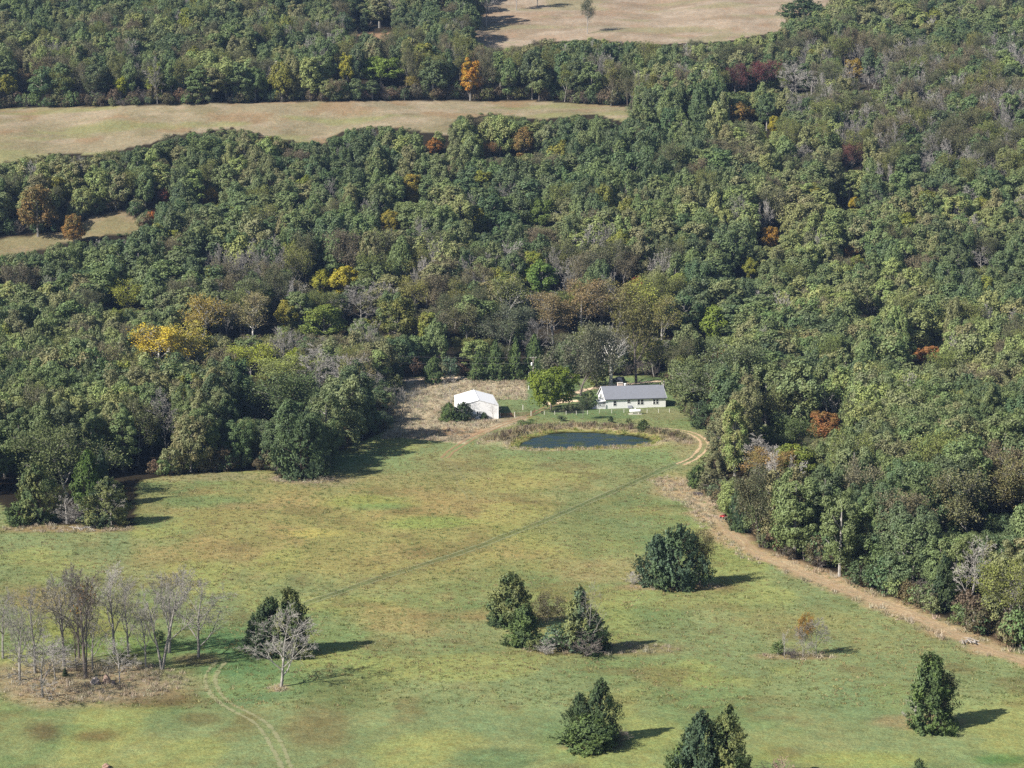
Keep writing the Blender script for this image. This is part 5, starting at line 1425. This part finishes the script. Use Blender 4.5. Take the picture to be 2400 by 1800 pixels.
# nothing stands on the lane or against the buildings
lane = p7 + []
ROADS = [[(p[0], p[1]) for p in pp] for pp in (p5, p7, p6, p3)]
near_road = np.minimum.reduce([segdist(cx_, cy_, r_) for r_ in ROADS])
keepm &= near_road > 5.0
forest = []
for k in np.nonzero(keepm)[0]:
    x, y, z = cx_[k], cy_[k], cz_[k]
    if len(SPX) and (np.hypot(SPX[:, 0] - x, SPX[:, 1] - y) < np.maximum(SPR * 0.9, 3.0)).any(): continue
    b, a, yl = zone(u_[k], v_[k] - 40, y)
    hgt = 14.0 + 6.5 * float(vnoise(x / 40, y / 40, 55)) + RT.uniform(-2.2, 2.6)
    r = RT.random()
    if r < b: kind, wid = 'bare_far', RT.uniform(7, 11)
    elif r < b + a: kind, wid = 'airy', RT.uniform(8, 12.5)
    else: kind, wid = ('tall_oak' if RT.random() < .35 else 'oak'), RT.uniform(6.4, 10.5) + 4.5 * max(0.0, float(vnoise(x / 33, y / 33, 57)) - .45) * 2
    if RT.random() < .025: kind, wid, hgt = 'cedar', RT.uniform(4, 6), RT.uniform(7, 11)
    tone = float(fbm(x / 34, y / 34, 61, 2)) + RT.uniform(-.26, .26)
    if y < 600 and u_[k] < 950 and u_[k] > 340: tone -= .16
    # lower the tree when its crown would stand over ground that the photo shows open
    ok = False
    for tr_ in range(5):
        pts = [(0, .03), (0, .1), (0, .17), (0, .24), (-.2, .15), (.2, .15), (0, 1.0), (0, .8), (-.36, .72), (.36, .72), (-.44, .5), (.44, .5), (0, .5), (-.3, .3), (.3, .3)]
        P = np.array([(x + q[0] * wid, y, z + q[1] * hgt) for q in pts])
        uu, vv, _ = project(P[:, 0], P[:, 1], P[:, 2])
        if not open_mask(uu, vv).any(): ok = True; break
        hgt *= .84; wid *= .88
    if not ok: continue
    # do not hide the singled-out trees behind
    for sx, sy, sz_, sh, sw in SPECIAL:
        if 0 < sy - y < 55 and abs(sx - x * sy / y) < (sw + wid) * .40:
            lim = project(0, sy, sz_ + sh * .22)[1]; tv = project(0, y, z + hgt)[1]
            if tv < lim:
                need = CAM_H + (z * 0) - 0
                # height at which the top just reaches the crown's lower part
                a_ = math.tan(-PR + math.atan((900 - lim) / F_PX)); hh = CAM_H + a_ * y - z
                hgt = min(hgt, max(hh, 0.0)); wid = min(wid, max(4.5, hgt * .9))
    if hgt < (8.5 if y > 640 else 4.0): continue
    forest.append((x, y, z, hgt, wid, kind, tone, yl))
forest.sort(key=lambda t: t[1])

LANDMARKS += [(2270, 1506, "bleached heap of dead branches"), (1698, 1216, "small red quad bike"), (1636, 1160, "dark heap of cut logs"), (706, 1050, "very large dark cedar"),
              (120, 1060, "round feathery olive tree"), (1685, 900, "huge spreading oak"), (1490, 930, "white ranch house"), (1120, 950, "white metal barn"), (1634, 1115, "small round cedar"),
              (1740, 1180, "soft blue green evergreen"), (1600, 1030, "pale dirt track bend")]

def say_where(u, v, size_col, used):
    order = sorted(LANDMARKS, key=lambda t: math.hypot(t[0] - u, (t[1] - v) * 1.2))
    for lu, lv, lb in order[:9]:
        dist = math.hypot(lu - u, lv - v)
        if dist > 430: break
        dx, dy = lu - u, lv - v
        sd_ = "left" if dx > 0 else "right"; fb = "behind" if dy > 0 else "in front of"
        if abs(dx) > 2.2 * abs(dy): w = sd_ + " of the"
        elif abs(dy) > 2.2 * abs(dx): w = fb + " the"
        else: w = (sd_ + " and " + ("back of the" if dy > 0 else "front of the"))
        if dist > 130: w = "well " + w
        t = "%s %s %s" % (size_col, w, lb)
        if len(t.split()) <= 16 and t not in used: return t
    return None

def region(u, v, y):
    x, w = u * 2212 / 2400, v * 2212 / 2400
    if x < 860 and y < 600: return "in the woods edging the meadow on the left" if x > 330 else "in the woods behind the left cedar clump"
    if x < 860 and y < 720: return "on the lower slope left of the dry barn field"
    if x < 860: return "on the slope beneath the long tan pasture"
    if x < 1500 and y > 620: return "on the slope behind the barn and the house"
    if y < 430: return "along the dirt strip near the right edge"
    if y < 520: return "behind the dirt strip below the quad bike"
    if y < 600: return "in the woods right of the pond"
    return "on the wooded slope right of the house"

def colours(kind, tone, yl, R):
    if kind in ('oak', 'tall_oak'):
        if R.random() < yl: c = ((.24, .25, .05), (.17, .19, .045)); nm = "yellowing"
        elif tone < .36: c = GREENS['dark']; nm = "dark green"
        elif tone < .58: c = GREENS['mid']; nm = "mid green"
        elif tone < .74: c = GREENS['olive']; nm = "olive green"
        else: c = GREENS['light']; nm = "light green"
        return nm, jit(c[0], .14, R), jit(c[1], .14, R)
    if kind == 'airy':
        c = [((.115, .125, .060), (.135, .14, .07)), ((.16, .145, .085), (.18, .16, .09)), ((.20, .215, .065), (.14, .16, .055))][R.randrange(3)]
        return "thin leaved grey olive", jit(c[0], .12, R), jit(c[1], .12, R)
    if kind == 'cedar': return "dark evergreen", jit(CG['deep'], .15, R), jit(CG['dark'], .15, R)
    return "bare grey", (0, 0, 0), (0, 0, 0)

RC = random.Random(17)
n_single = {}; used_labels = set(); label_group = {}
mass = []
LIMIT = dict(oak=270, airy=70, bare_far=60, cedar=25)
for (x, y, z, h, w, kind, tone, yl) in forest:
    u, v, dep = project(x, y, z + h * .6)
    key = 'oak' if kind == 'tall_oak' else kind
    nm, c1, c2 = colours(kind, tone, yl, RC)
    bk = RC.choice(['grey', 'grey', 'dark', 'pale'])
    if kind == 'bare_far': bk = RC.choice(['grey', 'pale', 'grey'])
    if 5 < u < 2395 and v < 1790 and v > 5 and n_single.get(key, 0) < LIMIT[key]:
        n_single[key] = n_single.get(key, 0) + 1
        rg = region(u, v, y)
        size = "tall" if h > 16.5 else ("low" if h < 11.5 else "middling")
        kn = dict(oak="broadleaf tree", airy="tree", bare_far="tree", cedar="cedar")[key]
        base_ = "%s %s %s" % (size, nm, kn)
        lb = say_where(u, v, base_, used_labels) or say_where(u, v, base_, ()) or "%s %s" % (base_, rg)
        used_labels.add(lb)
        gp = label_group.setdefault(lb, "%ss %s" % (kn, rg))
        tree('fine_oak' if key == 'oak' else kind, (x, y, z), h, w, c1, c2, bk, lb, group=gp,
             name=dict(oak="broadleaf_tree", airy="thin_leaved_tree", bare_far="bare_tree", cedar="cedar_tree")[key])
    else:
        mass.append((x, y, z, h, w, kind, c1, c2, BK[bk]))
print("forest trees", len(forest), "single", n_single, "mass", len(mass))

# ------------------------------------------------------------------ scattered masses (one object each)
def scatter(name, items, protos, label):
    """items: (x,y,z, sx,sz, yaw, proto index, c1, c2, bark)"""
    me = bpy.data.meshes.new(name)
    me.from_pydata([i[:3] for i in items], [], [])
    n = len(items)
    def fa(nm, typ, vals, fld):
        at = me.attributes.new(nm, typ, 'POINT'); at.data.foreach_set(fld, np.asarray(vals, dtype=np.float32 if typ != 'INT' else np.int32).ravel())
    fa("scl", 'FLOAT_VECTOR', [(i[3], i[3], i[4]) for i in items], "vector")
    fa("rot", 'FLOAT_VECTOR', [(0, 0, i[5]) for i in items], "vector")
    fa("pick", 'INT', [i[6] for i in items], "value")
    fa("leaf_color", 'FLOAT_VECTOR', [i[7] for i in items], "vector")
    fa("leaf_color_two", 'FLOAT_VECTOR', [i[8] for i in items], "vector")
    fa("bark_color", 'FLOAT_VECTOR', [i[9] for i in items], "vector")
    o = bpy.data.objects.new(name, me); COL.objects.link(o)
    coll = bpy.data.collections.new(name + "_kinds")
    for k, pm in enumerate(protos):
        po_ = bpy.data.objects.new("%s_kind_%02d" % (name, k), pm); coll.objects.link(po_)
    ng = bpy.data.node_groups.new(name + "_scatter", 'GeometryNodeTree')
    ng.interface.new_socket("Geometry", in_out='INPUT', socket_type='NodeSocketGeometry')
    ng.interface.new_socket("Geometry", in_out='OUTPUT', socket_type='NodeSocketGeometry')
    N = ng.nodes; L = ng.links
    gi = N.new('NodeGroupInput'); go = N.new('NodeGroupOutput')
    ci = N.new('GeometryNodeCollectionInfo'); ci.inputs['Collection'].default_value = coll
    ci.inputs['Separate Children'].default_value = True; ci.inputs['Reset Children'].default_value = True
    ip = N.new('GeometryNodeInstanceOnPoints'); ip.inputs['Pick Instance'].default_value = True
    def named(nm, dt):
        a = N.new('GeometryNodeInputNamedAttribute'); a.data_type = dt; a.inputs['Name'].default_value = nm
        return a.outputs['Attribute']
    e2r = N.new('FunctionNodeEulerToRotation')
    L.new(named("rot", 'FLOAT_VECTOR'), e2r.inputs[0])
    L.new(gi.outputs[0], ip.inputs['Points']); L.new(ci.outputs[0], ip.inputs['Instance'])
    L.new(named("pick", 'INT'), ip.inputs['Instance Index']); L.new(e2r.outputs[0], ip.inputs['Rotation']); L.new(named("scl", 'FLOAT_VECTOR'), ip.inputs['Scale'])
    L.new(ip.outputs[0], go.inputs[0])
    md = o.modifiers.new("scatter", 'NODES'); md.node_group = ng
    tag(o, label, kind='stuff')
    return o

MASSK = ['oak', 'tall_oak', 'airy', 'bare_far', 'cedar']
plist, pidx = [], {}
for kd in MASSK:
    for i, p in enumerate(PROTO[kd]):
        if p.joined is None: continue
        pidx.setdefault(kd, []).append((len(plist), p)); plist.append(p.joined)
RM = random.Random(23)
items = []
for (x, y, z, h, w, kd, c1, c2, bk) in mass:
    k, p = RM.choice(pidx[kd]); items.append((x, y, z, w / p.W, h / p.H, RM.uniform(0, 6.28), k, c1, c2, bk))
scatter("distant_woods", items, plist, "mixed autumn woods covering the hillside")

# undergrowth under the wood edge
uitems = []
QX, QY = G(1698.5, 1216)[:2]
ug = [p.joined for p in PROTO['bush']] + [p.joined for p in PROTO['bare_bush']]
ux = RG.uniform(-330, 330, 60000); uy = RG.uniform(325, 1000, 60000)
ins = np.abs(ux) < 0.262 * uy + 6
ux, uy = ux[ins], uy[ins]; uz = zt(ux, uy); uu, vv, dd = project(ux, uy, uz)
o0 = open_mask(uu, vv)
# near open ground: step 5 m towards the camera and to both sides
edge = np.zeros(len(ux), bool)
for dx, dy in ((0, -5), (4, -3), (-4, -3), (0, -3), (5, 0), (-5, 0), (0, 4)):
    a1, b1, c1_ = project(ux + dx, uy + dy, zt(ux + dx, uy + dy)); edge |= open_mask(a1, b1)
edge &= ~o0 & ~inpoly(uu, vv, CLUMP)
rd = np.minimum.reduce([segdist(ux, uy, r_) for r_ in ROADS]) > 3.2
thin = RG.random(len(ux)) < 0.9
for k in np.nonzero(edge & rd & thin)[0]:
    s = RM.uniform(.7, 1.9); h = s * RM.uniform(.8, 1.4)
    tv = project(ux[k], uy[k], uz[k] + 3 * h); 
    if open_mask(tv[0], tv[1]).any(): h *= .3; s *= .6
    bare_ = RM.random() < .1
    if any(open_mask(*project(ux[k], uy[k], uz[k] + f_ * 3 * h)[:2]).any() for f_ in ((.2, .4, .6, .8, 1.0) if uy[k] > 640 else (.5,))): continue
    if math.hypot(ux[k] - QX, uy[k] - QY) < 6.0: continue
    c = jit(RM.choice([GREENS['dark'][0], GREENS['mid'][0], GREENS['olive'][0], (.11, .09, .055), (.13, .10, .06)]), .15, RM)
    uitems.append((ux[k], uy[k], uz[k], s, h, RM.uniform(0, 6.28), RM.choice([3, 4]) if bare_ else RM.randrange(3), c, jit(c, .2, RM), (.17, .15, .135)))
print("undergrowth", len(uitems))
scatter("undergrowth", uitems, ug, "low brush along the edges of the woods")

# grass: tufts of blades
def tuft(seed, n, h, spread, wid, lean=.35):
    r = np.random.default_rng(seed); Vs = []
    for i in range(n):
        b = np.array([r.normal(0, spread), r.normal(0, spread), -.03]); a = r.uniform(0, 6.28); s = np.array([math.cos(a), math.sin(a), 0]) * wid / 2
        hh = h * r.uniform(.5, 1.15); t = b + np.array([r.normal(0, lean) * hh, r.normal(0, lean) * hh, hh])
        Vs += [b - s, b + s, t + s * .5, t - s * .5]
    return mk_mesh("tuft", np.array(Vs), np.arange(4 * n).reshape(-1, 4), [M_LEAF])
T_TALL = [tuft(1, 22, .85, .28, .09), tuft(2, 18, .7, .32, .10), tuft(3, 26, 1.0, .36, .08)]
T_LOW = [tuft(4, 10, .22, .22, .10, .6), tuft(5, 12, .28, .26, .09, .6), tuft(6, 9, .18, .2, .12, .7)]
gx2 = RG.uniform(-150, 190, 90000); gy2 = RG.uniform(300, 650, 90000)
u2, v2, _ = project(gx2, gy2, zt(gx2, gy2))
inm = inpoly(u2, v2, MEADOW) & (u2 > -80) & (u2 < 2480) & (v2 < 1860)
pn2 = pond_sd(gx2, gy2)
d_dry = inpoly(u2, v2, BARN_GROUND) & ~inpoly(u2, v2, YARD)
d_strip = segdist(gx2, gy2, strip) < 4.5
d_track = np.minimum.reduce([segdist(gx2, gy2, [(p[0], p[1]) for p in pp]) for pp in (p3, p4, p5, p6, p7, p8)]) > 2.1
bl = Vector(barn.location); lb_ = np.array([(gx2 - bl.x) * math.cos(ba) + (gy2 - bl.y) * math.sin(ba), -(gx2 - bl.x) * math.sin(ba) + (gy2 - bl.y) * math.cos(ba)])
d_lawn = (u2 > 1164) & (u2 < 1268) & (v2 > 938) & (v2 < 990)
d_barn = ~((lb_[0] > -.3) & (lb_[0] < BW + .3) & (lb_[1] > -.3) & (lb_[1] < BL + .3))
d_bank = (pn2 > .4) & (((pn2 < 12) & (gy2 > 523)) | (pn2 < 4.0))
rings = np.zeros(len(gx2), bool)
for cx0, cy0, rx0, ry0 in [(190, 1470, 215, 46), (150, 1142, 145, 9), (1290, 1402, 180, 13), (1455, 1268, 100, 8), (1280, 1612, 70, 10), (1730, 1418, 80, 8), (1990, 1560, 100, 15), (604, 1487, 26, 8), (1490, 1060, 60, 28), (655, 1035, 70, 9)]:
    a0, b0 = D(cx0, cy0); rings |= np.hypot((u2 - a0) / (rx0 * 1.085), (v2 - b0) / (ry0 * 1.085)) < 1
d_track &= segdist(gx2, gy2, [(p[0], p[1]) for p in p7]) > 4.5
sel = inm & ~d_lawn & d_track & d_barn & ((d_dry & (RG.random(len(gx2)) < .9)) | d_bank | (d_strip & (RG.random(len(gx2)) < .5)) | rings) & (pn2 > .3)
di = []
for k in np.nonzero(sel)[0]:
    back = d_bank[k] and gy2[k] > 526 and 2.5 < pn2[k] < 10
    reed = d_bank[k] and pn2[k] < 2.6
    if back and RM.random() < .8: c = RM.choice([(.25, .21, .13), (.18, .145, .10), (.29, .23, .13), (.25, .24, .11)]); s = RM.uniform(.9, 1.6)
    elif reed: c = RM.choice([(.30, .29, .09), (.22, .26, .06), (.34, .26, .12)]); s = RM.uniform(.6, 1.0)
    else: c = RM.choice([(.44, .38, .28), (.39, .33, .235), (.33, .275, .195), (.46, .405, .30), (.27, .25, .16)]); s = RM.uniform(.55, 1.1)
    if rings[k] and not d_dry[k]: s *= .8
    di.append((gx2[k], gy2[k], float(zt(gx2[k], gy2[k])), s, s * RM.uniform(.6, 1.1), RM.uniform(0, 6.28), RM.randrange(3), jit(c, .15, RM), jit(c, .15, RM), BK['grey']))
print("dry weeds", len(di))
scatter("dry_weeds", di, T_TALL, "tan and brown weeds round the pond, the barn and the wood edges")
# leaf clumps of the brown brush on the pond's far bank
wi = []
for k in np.nonzero(inm & (pn2 > 3.5) & (pn2 < 8.5) & (gy2 > 527) & (RG.random(len(gx2)) < .16))[0]:
    if inpoly(u2[k], v2[k], YARD): continue
    c = RM.choice([(.10, .075, .065), (.12, .09, .06), (.085, .08, .045), (.15, .11, .06)])
    s = RM.uniform(.25, .5); wi.append((gx2[k], gy2[k], float(zt(gx2[k], gy2[k])), s, s * RM.uniform(.7, 1.1), RM.uniform(0, 6.28), RM.choice([0, 1, 2, 3, 4]), jit(c, .15, RM), jit(c, .2, RM), (.16, .12, .11)))
scatter("bank_brush", wi, ug, "brown brush on the far bank of the pond")
# short grass over the meadow
lowm = inm & ~sel & (pn2 > 1.5) & d_barn & d_track
li = []
Cl = {}
for k in np.nonzero(lowm)[0]:
    g1 = float(vnoise(gx2[k] / 14, gy2[k] / 14, 77)); 
    c = RM.choice([(.15, .18, .065), (.18, .19, .07), (.22, .20, .085), (.14, .175, .06)] if g1 < .55 else [(.26, .21, .095), (.23, .21, .08), (.18, .185, .07), (.19, .16, .08)])
    s = RM.uniform(.6, 1.3) * (.7 if inpoly(u2[k], v2[k], YARD) else 1)
    li.append((gx2[k], gy2[k], 0.0, s, s * RM.uniform(.6, 1.2), RM.uniform(0, 6.28), RM.randrange(3), jit(c, .12, RM), jit(c, .12, RM), BK['grey']))
zz_ = zt(np.array([i[0] for i in li]), np.array([i[1] for i in li]))
li = [(i[0], i[1], float(zv), *i[3:]) for i, zv in zip(li, zz_)]
print("meadow tufts", len(li))
scatter("meadow_grass", li, T_LOW, "short green and straw coloured grass of the meadow")

# ------------------------------------------------------------------ haze
HAZE = 5e-5
m, n, l = newmat("air")
o = n.new("ShaderNodeOutputMaterial"); pvn = n.new("ShaderNodeVolumePrincipled")
pvn.inputs['Density'].default_value = HAZE; pvn.inputs['Color'].default_value = (0.40, 0.60, 1.0, 1); pvn.inputs['Anisotropy'].default_value = 0.0
l.new(pvn.outputs[0], o.inputs['Volume'])
mb = MB(); mb.box(-1700, 1700, -420, 2200, -12, 420)
hz_o = mb.obj("haze", m); tag(hz_o, "thin blue autumn haze", kind='stuff')
